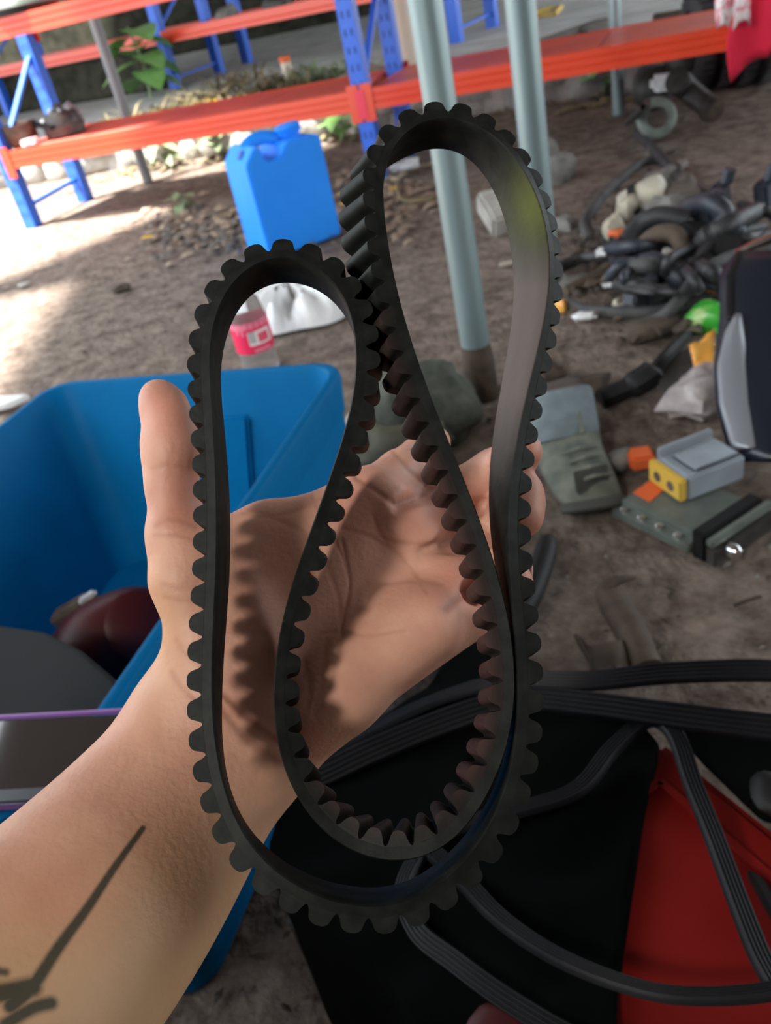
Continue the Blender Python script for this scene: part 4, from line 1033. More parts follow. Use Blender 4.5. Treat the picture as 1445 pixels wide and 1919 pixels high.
ribbed_belt('ribbed_belt', [(560, 1440, Zb - .01, .3), (680, 1375, Zb, .3), (820, 1310, Zb, .3), (950, 1275, Zb + .005, .2), (1100, 1275, Zb + .01, .05), (1260, 1260, Zb + .015, .0), (1445, 1256, Zb + .02, .0), (1600, 1275, Zb + .02, .4), (1660, 1330, Zb + .02, .4), (1590, 1378, Zb + .02, .3), (1445, 1362, Zb + .02, .2), (1250, 1338, Zb + .02, .2), (1100, 1318, Zb + .012, .2), (980, 1310, Zb + .008, .2), (850, 1345, Zb + .004, .3), (700, 1405, Zb, .3), (590, 1455, Zb - .01, .3)], .025, 'black ribbed belt doubled across the cloth behind the cogged belt', closed=True)
ribbed_belt('ribbed_belt', [(1265, 1375, Zb + .012, .2), (1300, 1470, Zb + .008, .2), (1340, 1570, Zb + .004, .25), (1385, 1690, Zb, .25), (1425, 1790, Zb, .25), (1480, 1900, Zb, .3), (1480, 1990, Zb, .3), (1350, 2000, Zb, .3), (1250, 2010, Zb - .005, .3), (1100, 1960, Zb - .005, .2), (960, 1880, Zb - .006, .2), (850, 1800, Zb - .008, .25), (780, 1740, Zb - .01, .3), (760, 1650, Zb - .005, .3), (830, 1560, Zb - .005, .2), (960, 1520, Zb - .003, .2), (1080, 1480, Zb, .2), (1150, 1400, Zb + .004, .2), (1215, 1350, Zb + .01, .2)], .017, 'black ribbed belt running steeply over the red crate', closed=True)
ribbed_belt('ribbed_belt', [(770, 1560, Zb - .006, .2), (860, 1640, Zb, .2), (940, 1722, Zb + .006, .3), (1050, 1795, Zb + .010, .35), (1200, 1852, Zb + .012, .4), (1330, 1866, Zb + .012, .4), (1480, 1850, Zb + .012, .4), (1600, 1800, Zb + .01, .4)], .016, 'black ribbed belt curving along the bottom over the red crate')
q = MB(); q.prism([G(1258, 1368, ZC + .004), G(1400, 1380, ZC + .004), G(1520, 1400, ZC + .004), G(1520, 1570, ZC + .004), G(1425, 1540, ZC + .004), G(1322, 1440, ZC + .004)], (0, 0, .006)); tag(q.build('rubber_flap', M['black_cloth'], bevel=.002), 'black flap over the far corner of the red crate right of the steep belt', 'flap')
q = MB(); q.blob(G(945, 1955, ZC + .018), .020, (1.5, 1.5, .35), .03, 11, 16, 9); tag(q.build('red_knob', M['dark_red'], smooth=True), 'dark red rounded plastic piece at the bottom edge under the ribbed belt', 'knob')
q = MB(); q.blob(G(1448, 1488, ZC + .02), .018, (1.0, 1.3, .6), .1, 8, 14, 9); tag(q.build('black_pulley_cap', M['black_matte'], smooth=True), 'dark rounded part at the right edge on the red crate', 'part')
q = MB(); q.prism([G(1398, 1642, ZC + .004), G(1425, 1655, ZC + .004), G(1470, 1720, ZC + .004), G(1470, 1760, ZC + .004), G(1440, 1720, ZC + .004)], (0, 0, .012)); tag(q.build('black_clip', M['black_matte'], bevel=.002), 'black wedge-shaped clip on the red crate right of the steep belt', 'clip')

# ------------------------------------------------------------------ litter on the dirt
def litter(name, m, n, fn, smin, smax, label, cat, seed):
    rr = random.Random(seed); q = MB()
    for k in range(n):
        p = fn(rr); s = rr.uniform(smin, smax); a = rr.uniform(0, 6.28); tl = rr.uniform(-.5, .5)
        d = Vector((math.cos(a), math.sin(a), tl * .5)); e = Vector((-math.sin(a), math.cos(a), tl))
        q.add([p - d * s, p - e * s * .45 + Vector((0, 0, s * .2)), p + d * s, p + e * s * .45 + Vector((0, 0, s * .15)), p + Vector((0, 0, s * .3))], [(0, 1, 4), (1, 2, 4), (2, 3, 4), (3, 0, 4)])
    return tag(q.build(name, M[m], fix=False), label, cat, kind='stuff')
def by_px(poly):
    def fn(rr):
        u0, v0, u1, v1 = poly; return G(rr.uniform(u0, u1), rr.uniform(v0, v1), .006)
    return fn
litter('leaf_litter', 'leaf_dry', 260, lambda r: G(r.gauss(400, 75), r.gauss(425, 22), .008), .02, .055, 'dry leaf litter strewn left of the jerrycan', 'litter', 2)
litter('leaf_litter', 'leaf_dry', 340, lambda r: G(r.gauss(700, 60), r.gauss(350, 45), .008), .02, .055, 'dry leaf litter strewn right of the jerrycan', 'litter', 3)
litter('leaf_litter', 'wood', 200, lambda r: G(r.gauss(420, 75), r.gauss(440, 22), .012), .02, .05, 'dark bark chips among the leaves left of the jerrycan', 'litter', 8)
litter('stalk_litter', 'dry', 200, lambda r: R(r.uniform(-.4, 3.6), r.gauss(1.25, .18), .01), .02, .07, 'dry stalks along the foot of the stone wall', 'litter', 4)
litter('grit', 'stone_grey', 260, lambda r: G(r.uniform(0, 1445), r.uniform(330, 1250), .002), .003, .008, 'pale grit scattered over the dirt', 'grit', 5)
litter('dark_grit', 'rust', 500, lambda r: G(r.uniform(0, 1445), r.uniform(330, 1900), .002), .004, .014, 'dark grit scattered over the dirt', 'grit', 6)
litter('pile_rubble', 'rubber_brown', 500, lambda r: G(r.gauss(1250, 90), r.gauss(490, 50), .01 + .03 * r.random()), .012, .045, 'dark crumbs and shreds under the hose pile', 'rubble', 7)
for i, (u, v, a, m, lab) in enumerate(((275, 447, .3, 'leaf_yellow', 'yellow leaf lying on dirt left of the jerrycan'), (645, 365, .3, 'leaf_yellow', 'yellow leaf lying right of the jerrycan, upper of two'), (648, 383, .1, 'leaf_yellow', 'yellow leaf lying right of the jerrycan, lower of two'), (735, 356, .5, 'leaf_yellow', 'yellow leaf seen through the tall loop'))):
    q = MB(); leaf_mesh(q, G(u - 12, v, .02), (1, .4 * a, .1), .09, .028, .2); tag(q.build('fallen_leaf', M[m], smooth=True, fix=False, angle=180), lab, 'leaf')
hose('dry_root', [(745, 340, .02), (752, 372, .03), (790, 375, .04), (825, 365, .03), (850, 340, .02)], .010, 'dry', 'pale dry root on dirt behind the nearest pole', 'root')
q = MB(); q.blob(G(760, 310, .03), .05, (1.4, .8, .6), .25, 77); tag(q.build('white_scrap', M['white_bag'], smooth=True), 'white crumpled scrap seen at the top of the tall loop', 'scrap')
q = MB(); q.bar(G(935, 497, .01), G(978, 488, .012), .02, .01); tag(q.build('wood_chip', M['bone'], bevel=.003), 'pale wood chip on dirt inside the tall loop', 'chip')
q = MB(); q.blob(G(228, 540, .01), .035, (1.3, .8, .5), .25, 91); tag(q.build('dark_stone', M['rust'], smooth=True), 'small dark stone on the dirt left of the short loop', 'stone')
q = MB(); q.blob(G(45, 533, .005), .022, (1.4, .9, .4), .25, 92); tag(q.build('pale_stone', M['stone'], smooth=True), 'small pale stone at the far left of the dirt', 'stone')
# ------------------------------------------------------------------ the cogged belt: one closed loop folded double, teeth on its outer face
# u, v of the near edge (middle of the backing) and where the far edge shows from it (du, dv); the belt leans back, its top farther away
def belt_d(v): return .275 + (1700 - v) * .000048
BP = [
 (700, 1716, 0, -36), (600, 1702, 2, -34), (520, 1655, 6, -28), (462, 1598, 8, -20), (428, 1540, 8, -12), (404, 1465, 6, -6),
 (391, 1390, 14, -4), (386, 1310, 18, -2), (387, 1230, 22, 0), (391, 1150, 24, 0), (396, 1060, 26, 2), (397, 970, 26, 4),
 (395, 880, 24, 8), (390, 790, 22, 14), (385, 720, 20, 22), (382, 660, 20, 30), (390, 600, 22, 36), (411, 545, 20, 40),
 (446, 502, 14, 44), (490, 478, 9, 47), (535, 471, 6, 48), (580, 481, 6, 46), (622, 508, 4, 42), (652, 548, 3, 36),
 (669, 590, 4, 28), (677, 640, 6, 18), (678, 690, 7, 10), (672, 750, 8, 6), (655, 815, 8, 4), (632, 885, 8, 2),
 (607, 955, 6, 2), (582, 1025, 5, 1), (557, 1095, 4, 0), (538, 1165, 3, -2), (527, 1235, 2, -6), (521, 1305, 2, -10),
 (526, 1380, 3, -16), (545, 1450, 4, -22), (580, 1517, 3, -26), (632, 1570, 1, -29), (690, 1598, 0, -30), (748, 1606, -3, -30),
 (805, 1594, -10, -28), (852, 1560, -18, -24), (890, 1512, -23, -18), (920, 1455, -25, -12), (942, 1395, -24, -8), (954, 1330, -23, -5),
 (956, 1265, -22, -2), (950, 1195, -22, 0), (936, 1125, -22, 2), (915, 1050, -23, 4), (889, 975, -25, 6), (862, 905, -28, 8),
 (836, 840, -31, 10), (810, 775, -33, 12), (786, 710, -35, 16), (764, 645, -37, 20), (745, 580, -40, 26), (730, 515, -44, 36),
 (719, 450, -49, 48), (712, 390, -53, 60), (710, 335, -54, 70), (718, 288, -44, 66), (748, 243, -22, 58), (790, 217, -9, 57),
 (838, 210, -10, 58), (886, 221, -20, 58), (930, 247, -33, 58), (968, 285, -46, 54), (1000, 335, -58, 43), (1024, 395, -66, 32),
 (1036, 460, -67, 20), (1038, 525, -65, 13), (1030, 590, -61, 9), (1016, 655, -56, 6), (1000, 720, -51, 3), (985, 785, -47, 1),
 (973, 850, -43, 0), (964, 920, -38, 0), (961, 990, -32, 0), (964, 1060, -25, 0), (970, 1130, -18, -2), (978, 1205, -14, -4),
 (982, 1280, -13, -8), (981, 1355, -13, -12), (972, 1430, -13, -18), (953, 1500, -14, -24), (922, 1565, -13, -30), (880, 1622, -10, -34), (826, 1672, -7, -36), (764, 1705, -3, -36)]
def cam_pt(u, v, d): return np.array([(u - CX) / FPX * d, -(v - CY) / FPX * d, d])
RC = np.array([[AX.x, AY.x, -AZ.x], [AX.y, AY.y, -AZ.y], [AX.z, AY.z, -AZ.z]])
def to_world(a): return np.asarray(a) @ RC.T + np.array([0, 0, CAMH])
BW_, TH, PITCH_ = .0205, .0043, .0099
def cog_belt():
    nb = len(BP); dd = np.array([belt_d(q[1]) for q in BP])
    dd += .018 * np.exp(-((np.arange(nb) - 34.0) / 5.0) ** 2)          # the inner strand lies closer to the palm
    near = np.array([cam_pt(q[0], q[1], d_) for q, d_ in zip(BP, dd)]); wl = []
    for (u, v, du, dv), nr, d_ in zip(BP, near, dd):
        dp = .019
        for _ in range(6):
            l = cam_pt(u + du, v + dv, d_ + dp) - nr; ll = l[0] ** 2 + l[1] ** 2; dp = math.sqrt(max(BW_ ** 2 - ll, (.35 * BW_) ** 2))
        l = cam_pt(u + du, v + dv, d_ + dp) - nr; wl.append(l / np.linalg.norm(l))
    wl = np.array(wl)
    # smooth the hand-measured loop a little
    for _ in range(1): near = (np.roll(near, 1, 0) + 2 * near + np.roll(near, -1, 0)) / 4
    wv = wl
    for _ in range(1): wv = (np.roll(wv, 1, 0) + 2 * wv + np.roll(wv, -1, 0)) / 4
    sp = np.array(spline([np.concatenate([a, b]) for a, b in zip(near, wv)], 24, True))
    seg = np.linalg.norm(np.diff(np.vstack([sp, sp[:1]])[:, :3], axis=0), axis=1); L = seg.sum(); cum = np.concatenate([[0], np.cumsum(seg)])
    nT = round(L / PITCH_); per = 12; N = nT * per
    s = np.linspace(0, L, N, endpoint=False); spx = np.vstack([sp, sp[:1]])
    S = np.stack([np.interp(s, cum, spx[:, k]) for k in range(6)], 1)
    p, w = S[:, :3], S[:, 3:]; w = w / np.linalg.norm(w, axis=1, keepdims=True)
    t = np.roll(p, -1, 0) - np.roll(p, 1, 0); t /= np.linalg.norm(t, axis=1, keepdims=True)
    w = w - t * (w * t).sum(1, keepdims=True); w /= np.linalg.norm(w, axis=1, keepdims=True)
    n = np.cross(t, w); n /= np.linalg.norm(n, axis=1, keepdims=True)
    # teeth must stand on the left of the direction of travel as seen in the frame
    left = np.stack([-t[:, 1], t[:, 0], 0 * t[:, 0]], 1)
    n *= np.sign((n * left).sum())
    W = BW_
    obj = empty('cogged_belt', Vector(to_world(p.mean(0))), 'black cogged rubber drive belt folded into two loops in front of the palm', 'belt')
    # backing body: rounded flat section, slightly wider at the back than at the teeth
    sec = [(.0005, -TH / 2), (-.0002, -TH / 2 + .0005), (.0009, TH / 2), (W * .33, TH / 2), (W * .66, TH / 2), (W - .0009, TH / 2), (W + .0003, -TH / 2 + .0006), (W - .0006, -TH / 2), (W * .66, -TH / 2), (W * .33, -TH / 2)]
    rings = [[Vector(to_world(p[i] + w[i] * a + n[i] * b)) for a, b in sec] for i in range(0, N, 2)]
    rings.append(rings[0]); q = MB(); q.loft(rings, cap=False)
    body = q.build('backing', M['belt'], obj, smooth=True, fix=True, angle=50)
    me = body.data; cnt = len(me.vertices)
    uv = np.array([(CX + x / z * FPX, CY - y / z * FPX) for x, y, z in (np.array([v for v in q.v]) - np.array([0, 0, CAMH])) @ RC])
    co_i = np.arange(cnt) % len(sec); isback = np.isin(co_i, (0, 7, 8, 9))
    st = np.exp(-((uv[:, 0] - 1000) ** 2 / 45 ** 2 + (uv[:, 1] - 385) ** 2 / 75 ** 2)) * isback  # yellow-green patch on the back face of the tall loop
    wn = np.clip((uv[:, 1] - 420) / 120, 0, 1) * np.clip((900 - uv[:, 1]) / 160, 0, 1) * (uv[:, 0] > 880) * isback  # worn grey, with light on the right strand's back put into the colour
    for nm, val in (('yellow_patch', st * .8), ('worn', wn * .9), ('rusty', 0 * st)):
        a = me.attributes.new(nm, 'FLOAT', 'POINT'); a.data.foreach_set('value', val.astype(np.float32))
    # teeth: each a rounded cog of its own
    rr = random.Random(3)
    for k in range(nT):
        c0 = k * per + per // 2; rings = []
        prof = [(-7.0, -.0003), (-6.2, .0003), (-5.5, .0011), (-4.9, .0024), (-4.3, .0036), (-3.2, .0045), (-1.6, .0050), (0, .0051), (1.6, .0050), (3.2, .0045), (4.3, .0036), (4.9, .0024), (5.5, .0011), (6.2, .0003), (7.0, -.0003)]
        for fw in (0, .33, .67, 1):
            row = []
            for ds, h in prof:
                x = c0 + ds * .86; i0 = int(math.floor(x)); f = x - i0; i0, i1 = i0 % N, (i0 + 1) % N
                pp = p[i0] * (1 - f) + p[i1] * f; nn = n[i0] * (1 - f) + n[i1] * f; ww = w[i0] * (1 - f) + w[i1] * f
                ins = .0008 + h * .16
                row.append(Vector(to_world(pp + ww * (ins + (W - 2 * ins) * fw) + nn * (TH / 2 + h))))
            rings.append(row)
        q = MB(); q.loft(rings, closed=True); o = q.build('tooth', M['belt'], obj, smooth=True, angle=75)
        u, v = BP[int(c0 / N * len(BP)) % len(BP)][:2]
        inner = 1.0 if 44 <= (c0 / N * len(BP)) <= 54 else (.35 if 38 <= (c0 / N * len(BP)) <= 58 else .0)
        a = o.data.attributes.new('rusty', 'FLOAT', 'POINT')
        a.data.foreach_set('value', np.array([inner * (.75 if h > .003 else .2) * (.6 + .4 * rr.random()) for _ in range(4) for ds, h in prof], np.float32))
    return p, w, n
belt_geo = cog_belt()

# ------------------------------------------------------------------ the hand and forearm, one continuous surface
class Field:
    def __init__(self, lo, hi, h):
        self.h = h; self.lo = np.array(lo, np.float32); self.n = np.ceil((np.array(hi) - lo) / h).astype(int) + 1
        self.ax = [self.lo[k] + h * np.arange(self.n[k], dtype=np.float32) for k in range(3)]
        self.F = np.full(self.n, .02, np.float32)
    def _box(self, lo, hi):
        i0 = np.clip(np.floor((np.array(lo) - self.lo) / self.h).astype(int), 0, self.n - 1); i1 = np.clip(np.ceil((np.array(hi) - self.lo) / self.h).astype(int) + 1, 1, self.n)
        sl = tuple(slice(a, b) for a, b in zip(i0, i1)); g = np.meshgrid(*[self.ax[k][sl[k]] for k in range(3)], indexing='ij', sparse=True)
        return sl, g
    def cone(self, a, b, ra, rb, k=.006, cut=False, flat=1.0):
        """round cone a-b; k = blend; cut = carve instead of add"""
        a, b = np.array(a, np.float32), np.array(b, np.float32); m = max(ra, rb) + .016
        sl, (x, y, z) = self._box(np.minimum(a, b) - m, np.maximum(a, b) + m)
        d = b - a; dd = float(d @ d) + 1e-12
        t = np.clip(((x - a[0]) * d[0] + (y - a[1]) * d[1] + (z - a[2]) * d[2]) / dd, 0, 1)
        r = ra + (rb - ra) * t
        q = np.sqrt((x - a[0] - t * d[0]) ** 2 + (y - a[1] - t * d[1]) ** 2 + (flat * (z - a[2] - t * d[2])) ** 2) - r
        f = self.F[sl]
        if cut: q = -q; h = np.maximum(k - np.abs(f - q), 0) / k; self.F[sl] = np.maximum(f, q) + h * h * k / 4
        else: h = np.maximum(k - np.abs(f - q), 0) / k; self.F[sl] = np.minimum(f, q) - h * h * k / 4
    def chain(self, pts, k=.01, strands=1):
        """pts: list of (centre, radius) run through a spline; joined without seams, then blended in as a whole"""
        sp = spline([np.concatenate([p, [r]]) for p, r in pts], 8); sp = np.array(sp, np.float32)
        m = sp[:, 3].max() + .03
        sl, (x, y, z) = self._box(sp[:, :3].min(0) - m, sp[:, :3].max(0) + m)
        q = None
        for a, b in zip(sp[:-1], sp[1:]):
            d = b[:3] - a[:3]; dd = float(d @ d) + 1e-12
            t = np.clip(((x - a[0]) * d[0] + (y - a[1]) * d[1] + (z - a[2]) * d[2]) / dd, 0, 1)
            e = np.sqrt((x - a[0] - t * d[0]) ** 2 + (y - a[1] - t * d[1]) ** 2 + (z - a[2] - t * d[2]) ** 2) - (a[3] + (b[3] - a[3]) * t)
            q = e if q is None else np.minimum(q, e)
        f = self.F[sl]; h = np.maximum(k - np.abs(f - q), 0) / k; self.F[sl] = np.minimum(f, q) - h * h * k / 4
    def mesh(self):
        F, h = self.F, self.h; S = F < 0
        c = [S[i:S.shape[0] - 1 + i, j:S.shape[1] - 1 + j, k:S.shape[2] - 1 + k] for i in (0, 1) for j in (0, 1) for k in (0, 1)]
        tot = sum(x.astype(np.int8) for x in c); mask = (tot > 0) & (tot < 8)
        ids = np.full(mask.shape, -1, np.int64); idx = np.argwhere(mask); ids[mask] = np.arange(len(idx))
        off = np.array([(i, j, k) for i in (0, 1) for j in (0, 1) for k in (0, 1)])
        V = np.stack([F[idx[:, 0] + o[0], idx[:, 1] + o[1], idx[:, 2] + o[2]] for o in off], 1)
        acc = np.zeros((len(idx), 3)); cnt = np.zeros(len(idx))
        for a in range(8):
            for b in range(a + 1, 8):
                if np.abs(off[a] - off[b]).sum() != 1: continue
                cr = (V[:, a] < 0) != (V[:, b] < 0); t = np.where(cr, V[:, a] / np.where(cr, V[:, a] - V[:, b], 1), 0)
                acc += np.where(cr[:, None], off[a] + (off[b] - off[a]) * t[:, None], 0); cnt += cr
        verts = self.lo + (idx + acc / cnt[:, None]) * h
        quads = []
        for axis in range(3):
            o1, o2 = [(1, 2), (2, 0), (0, 1)][axis]
            s0 = [slice(None)] * 3; s1 = [slice(None)] * 3; s0[axis] = slice(0, -1); s1[axis] = slice(1, None)
            A, Bb = S[tuple(s0)], S[tuple(s1)]
            e = np.argwhere(A != Bb); e = e[(e[:, o1] > 0) & (e[:, o2] > 0) & (e[:, o1] < S.shape[o1] - 1) & (e[:, o2] < S.shape[o2] - 1)]
            def cid(d1, d2):
                q = e.copy(); q[:, o1] -= d1; q[:, o2] -= d2; return ids[q[:, 0], q[:, 1], q[:, 2]]
            qd = np.stack([cid(1, 1), cid(0, 1), cid(0, 0), cid(1, 0)], 1)
            flip = A[e[:, 0], e[:, 1], e[:, 2]]
            qd[flip] = qd[flip][:, ::-1]; quads.append(qd)
        return verts, np.concatenate(quads)
def hand():
    H = Field((-.19, -.235, .215), (.075, .062, .485), .00125)
    def c(a, b, k=.006, **kw):
        """a, b: (u, v, depth, radius in pixels at that depth)"""
        H.cone(cam_pt(*a[:3]), cam_pt(*b[:3]), a[3] * a[2] / FPX, b[3] * b[2] / FPX, k, **kw)
    # forearm: two long masses side by side (thumb side and little finger side) and a core
    def ch(seq, k): H.chain([(cam_pt(*a[:3]), a[3] * a[2] / FPX) for a in seq], k)
    ch([(395, 1240, .356, 70), (352, 1335, .352, 84), (238, 1478, .335, 104), (118, 1610, .312, 124), (-40, 1760, .288, 146), (-170, 1880, .270, 160), (-320, 2010, .255, 176)], .016)
    ch([(560, 1330, .356, 60), (480, 1415, .352, 80), (388, 1568, .335, 100), (282, 1722, .312, 124), (150, 1890, .288, 146), (20, 2030, .270, 165), (-130, 2180, .255, 180)], .022)
    ch([(470, 1280, .356, 66), (416, 1375, .350, 80), (313, 1523, .331, 106), (200, 1666, .308, 130), (55, 1825, .284, 150), (-75, 1955, .266, 166), (-225, 2095, .25, 180)], .022)
    # heel of the hand and metacarpals
    c((360, 1330, .352, 84), (490, 1410, .354, 78), .02)
    c((395, 1330, .356, 78), (690, 948, .376, 66), .018)
    c((430, 1345, .356, 78), (782, 1000, .380, 62), .016)
    c((470, 1365, .356, 76), (845, 1075, .380, 60), .016)
    c((510, 1375, .355, 66), (868, 1150, .376, 56), .016)
    # hypothenar pad, thenar mound, pads under the fingers
    c((585, 1322, .348, 66), (800, 1165, .354, 68), .014)
    c((520, 1340, .346, 56), (640, 1300, .346, 60), .014)
    c((425, 1300, .346, 78), (352, 1090, .345, 64), .014)
    c((470, 1210, .349, 66), (420, 1060, .351, 56), .012)
    c((745, 960, .366, 36), (800, 1015, .366, 34), .010)
    c((700, 930, .366, 40), (740, 965, .366, 36), .010)
    c((845, 1080, .366, 34), (870, 1130, .364, 34), .010)
    # web between thumb and index
    c((372, 1030, .346, 44), (500, 990, .358, 42), .012)
    c((500, 992, .358, 42), (640, 962, .368, 52), .012)
    c((440, 1080, .356, 50), (640, 1010, .370, 55), .014)
    # thumb
    c((352, 1078, .345, 60), (332, 1000, .348, 50), .010)
    c((332, 1000, .348, 50), (322, 900, .351, 42), .008)
    c((322, 905, .351, 43), (318, 835, .353, 45), .008)
    c((318, 840, .353, 45), (309, 764, .356, 41), .008)
    c((304, 762, .357, 38), (296, 744, .358, 32), .006)
    c((332, 840, .348, 36), (326, 786, .349, 32), .008)
    # index: away from the viewer
    c((700, 938, .376, 60), (752, 892, .402, 50), .007)
    c((752, 892, .402, 49), (790, 862, .430, 45), .003)
    c((790, 862, .430, 42), (812, 830, .446, 33), .003)
    # middle
    c((785, 995, .380, 58), (856, 930, .404, 50), .005)
    c((856, 930, .402, 48), (925, 886, .400, 44), .003)
    c((925, 886, .400, 43), (966, 858, .386, 40), .003)
    c((966, 858, .386, 40), (980, 848, .378, 37), .003)
    # ring
    c((848, 1068, .380, 54), (898, 1010, .396, 50), .004)
    c((898, 1010, .396, 48), (945, 968, .394, 47), .003)
    c((945, 968, .394, 46), (972, 945, .376, 46), .003)
    c((974, 922, .376, 44), (975, 966, .370, 44), .004)
    # little
    c((868, 1140, .376, 50), (905, 1098, .388, 42), .004)
    c((905, 1098, .388, 40), (944, 1078, .380, 39), .003)
    c((946, 1058, .376, 38), (962, 1094, .368, 38), .004)
    # folds: under the fingers, between them, at the thumb base
    def cutl(a, b, k=.004): c(a, b, k, cut=True)
    cutl((668, 898, .350, 3), (725, 935, .349, 5)); cutl((725, 935, .349, 5), (752, 945, .353, 8)); cutl((752, 945, .356, 9), (805, 918, .372, 10), .006)
    cutl((738, 846, .372, 3), (795, 908, .374, 4))
    cutl((795, 1032, .360, 6), (850, 1012, .364, 17), .005); cutl((850, 1012, .364, 17), (892, 985, .374, 20), .005); cutl((850, 985, .385, 10), (905, 950, .392, 14), .005)
    cutl((830, 1150, .356, 6), (878, 1112, .361, 19), .005); cutl((878, 1112, .361, 19), (922, 1058, .374, 20), .005)
    cutl((960, 888, .360, 5), (1032, 882, .372, 9), .004)
    cutl((960, 1014, .354, 5), (1025, 1010, .366, 9), .004)
    v, qd = H.mesh()
    me = bpy.data.meshes.new('hand_base')
    me.from_pydata([tuple(x) for x in to_world(v)], [], [tuple(int(i) for i in f) for f in qd])
    bm = bmesh.new(); bm.from_mesh(me)
    bmesh.ops.smooth_vert(bm, verts=bm.verts, factor=.5, use_axis_x=True, use_axis_y=True, use_axis_z=True)
    bmesh.ops.recalc_face_normals(bm, faces=bm.faces); bm.to_mesh(me); bm.free()
    tmp = bpy.data.objects.new('hand_tmp', me); C.objects.link(tmp)
    tmp.modifiers.new('s', 'SUBSURF').levels = 1
    dg = bpy.context.evaluated_depsgraph_get(); fin = bpy.data.meshes.new_from_object(tmp.evaluated_get(dg))
    bpy.data.objects.remove(tmp); fin.name = 'hand'
    n = len(fin.vertices); co = np.empty(n * 3); fin.vertices.foreach_get('co', co); co = co.reshape(-1, 3)
    no = np.empty(n * 3); fin.vertex_normals.foreach_get('vector', no); no = no.reshape(-1, 3)
    cc = (co - np.array([0, 0, CAMH])) @ RC; uv = np.stack([CX + cc[:, 0] / cc[:, 2] * FPX, CY - cc[:, 1] / cc[:, 2] * FPX], 1)
    facing = np.clip(-((no @ RC) * cc).sum(1) / np.linalg.norm(cc, axis=1) * 2.0, 0, 1)
    def line(pts, w0, w1=None):
        sp = np.array(spline([(*p_,) for p_ in pts], 10)); out = np.full(n, 1e9); N_ = len(sp) - 1
        for i in range(N_):
            a, b = sp[i][:2], sp[i + 1][:2]; d = b - a; t = np.clip(((uv - a) @ d) / (d @ d + 1e-9), 0, 1)
            ww = w0 + ((w1 if w1 is not None else w0) - w0) * (i + t) / N_
            out = np.minimum(out, np.linalg.norm(uv - a - t[:, None] * d, axis=1) / ww)
        return np.exp(-out ** 2) * facing
    crease = np.zeros(n); soft = np.zeros(n)
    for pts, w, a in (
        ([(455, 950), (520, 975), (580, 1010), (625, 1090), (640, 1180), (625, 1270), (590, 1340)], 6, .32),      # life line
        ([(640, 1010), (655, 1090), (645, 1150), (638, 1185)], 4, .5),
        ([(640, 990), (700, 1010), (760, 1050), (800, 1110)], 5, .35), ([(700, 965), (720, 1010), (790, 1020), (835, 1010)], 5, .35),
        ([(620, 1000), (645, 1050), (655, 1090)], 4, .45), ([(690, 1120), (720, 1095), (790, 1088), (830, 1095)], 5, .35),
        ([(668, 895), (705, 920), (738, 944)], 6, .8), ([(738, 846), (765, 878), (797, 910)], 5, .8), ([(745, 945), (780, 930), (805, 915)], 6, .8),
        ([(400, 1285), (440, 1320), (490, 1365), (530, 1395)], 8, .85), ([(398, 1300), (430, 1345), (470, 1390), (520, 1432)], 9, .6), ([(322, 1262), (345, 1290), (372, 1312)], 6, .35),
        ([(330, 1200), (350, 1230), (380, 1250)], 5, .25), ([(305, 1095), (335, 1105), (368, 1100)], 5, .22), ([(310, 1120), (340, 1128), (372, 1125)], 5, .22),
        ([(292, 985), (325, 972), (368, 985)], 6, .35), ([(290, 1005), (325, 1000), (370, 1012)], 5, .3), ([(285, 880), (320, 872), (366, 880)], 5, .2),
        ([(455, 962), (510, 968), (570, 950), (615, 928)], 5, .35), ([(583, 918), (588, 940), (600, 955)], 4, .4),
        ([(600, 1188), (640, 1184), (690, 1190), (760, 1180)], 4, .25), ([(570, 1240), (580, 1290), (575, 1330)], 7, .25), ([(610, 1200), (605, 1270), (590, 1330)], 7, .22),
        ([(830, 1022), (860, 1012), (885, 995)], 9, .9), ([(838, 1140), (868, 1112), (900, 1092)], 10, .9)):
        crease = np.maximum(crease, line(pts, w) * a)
    ink = np.maximum(line([(268, 1552), (215, 1625), (165, 1700), (110, 1775), (60, 1850), (20, 1885)], 6, 17), 0)
    ink = np.maximum(ink, line([(-40, 1868), (20, 1858), (60, 1850)], 22)); ink = np.maximum(ink, .9 * line([(10, 1920), (60, 1890), (95, 1880)], 16)); ink = np.maximum(ink, .7 * line([(-40, 1815), (10, 1822)], 12))
    ink = np.clip((ink - .2) * 1.9, 0, 1) * .93
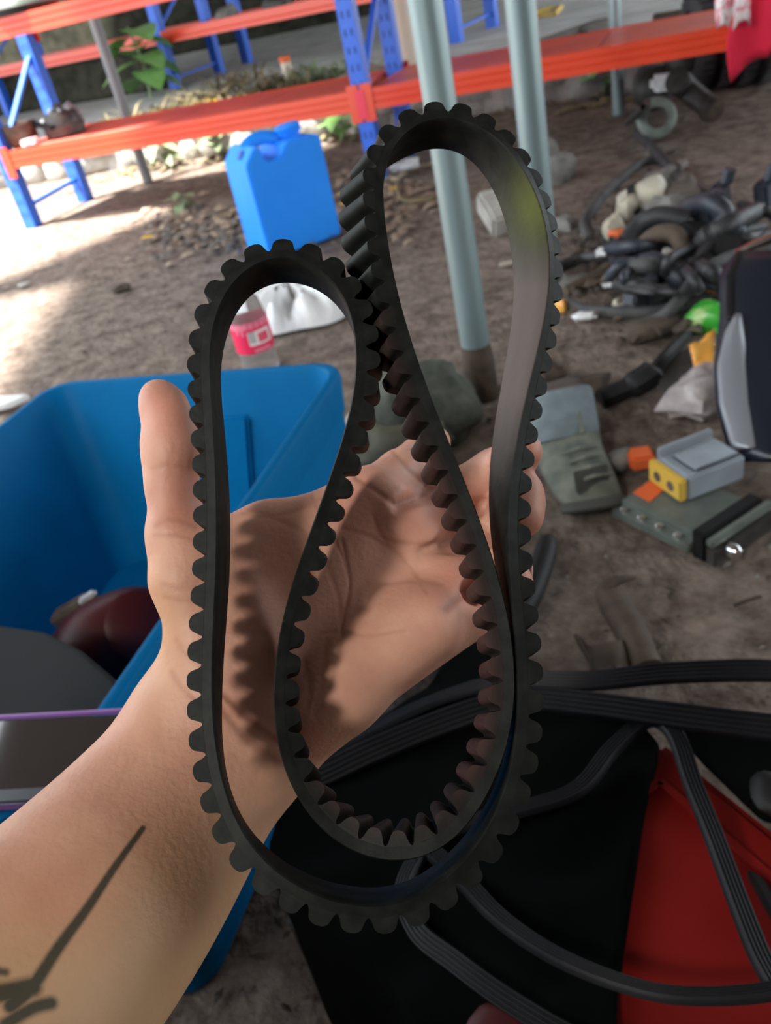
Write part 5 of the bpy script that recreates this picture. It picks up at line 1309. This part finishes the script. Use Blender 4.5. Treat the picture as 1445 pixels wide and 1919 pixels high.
    def spot(u, v, su, sv): return np.exp(-((uv[:, 0] - u) / su) ** 2 - ((uv[:, 1] - v) / sv) ** 2)
    flush = np.clip(.5 * spot(345, 930, 40, 80) + .4 * spot(320, 770, 60, 60) + .45 * spot(740, 960, 110, 60) + .5 * spot(990, 870, 40, 50) + .5 * spot(990, 985, 40, 60) + .4 * spot(980, 1080, 40, 50) + .5 * spot(860, 1090, 60, 50) + .35 * spot(570, 1380, 60, 50) + .3 * spot(100, 1680, 120, 80), 0, .8)
    tan = np.clip(.9 / (1 + np.exp(-((uv[:, 1] - 1600) + .35 * (uv[:, 0] - 250)) / 70)) + .5 * spot(300, 1200, 60, 160), 0, 1)
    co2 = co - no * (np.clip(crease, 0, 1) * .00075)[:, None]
    org = to_world(cam_pt(420, 1375, .352))
    fin.vertices.foreach_set('co', (co2 - org).ravel())
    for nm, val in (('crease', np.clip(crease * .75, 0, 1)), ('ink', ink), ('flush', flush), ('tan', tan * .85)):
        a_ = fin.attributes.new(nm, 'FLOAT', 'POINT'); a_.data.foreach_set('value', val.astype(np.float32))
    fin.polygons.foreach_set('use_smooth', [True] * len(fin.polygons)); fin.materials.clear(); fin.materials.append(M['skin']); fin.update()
    o = bpy.data.objects.new('person', fin); C.objects.link(o); o.location = Vector(org)
    tag(o, 'open left hand and tattooed forearm, palm to the viewer behind the cogged belt', 'person')
    for (u, v, d, su, sv) in ((1008, 842, .383, 3.5, 15), (1012, 930, .379, 3.5, 22), (993, 1070, .376, 3.5, 18)):
        b = MB(); cpt = Vector(to_world(cam_pt(u, v, d)))
        rows = []
        for i in range(7):
            f = (i / 6 - .5) * 2; row = []
            for j in range(5):
                g = j / 4 * math.pi * .8 - .4 * math.pi
                x = u + su * math.cos(g) * (1 - .5 * f * f); y = v + sv * f; z = d + .004 * math.sin(g)
                row.append(Vector(to_world(cam_pt(x, y, z))))
            rows.append(row)
        b.loft(rows, closed=False, cap=False); nl = b.build('fingernail', M['nail'], o, smooth=True, fix=False, angle=80)
        md = nl.modifiers.new('s', 'SOLIDIFY'); md.thickness = .0006
    return o
hand()
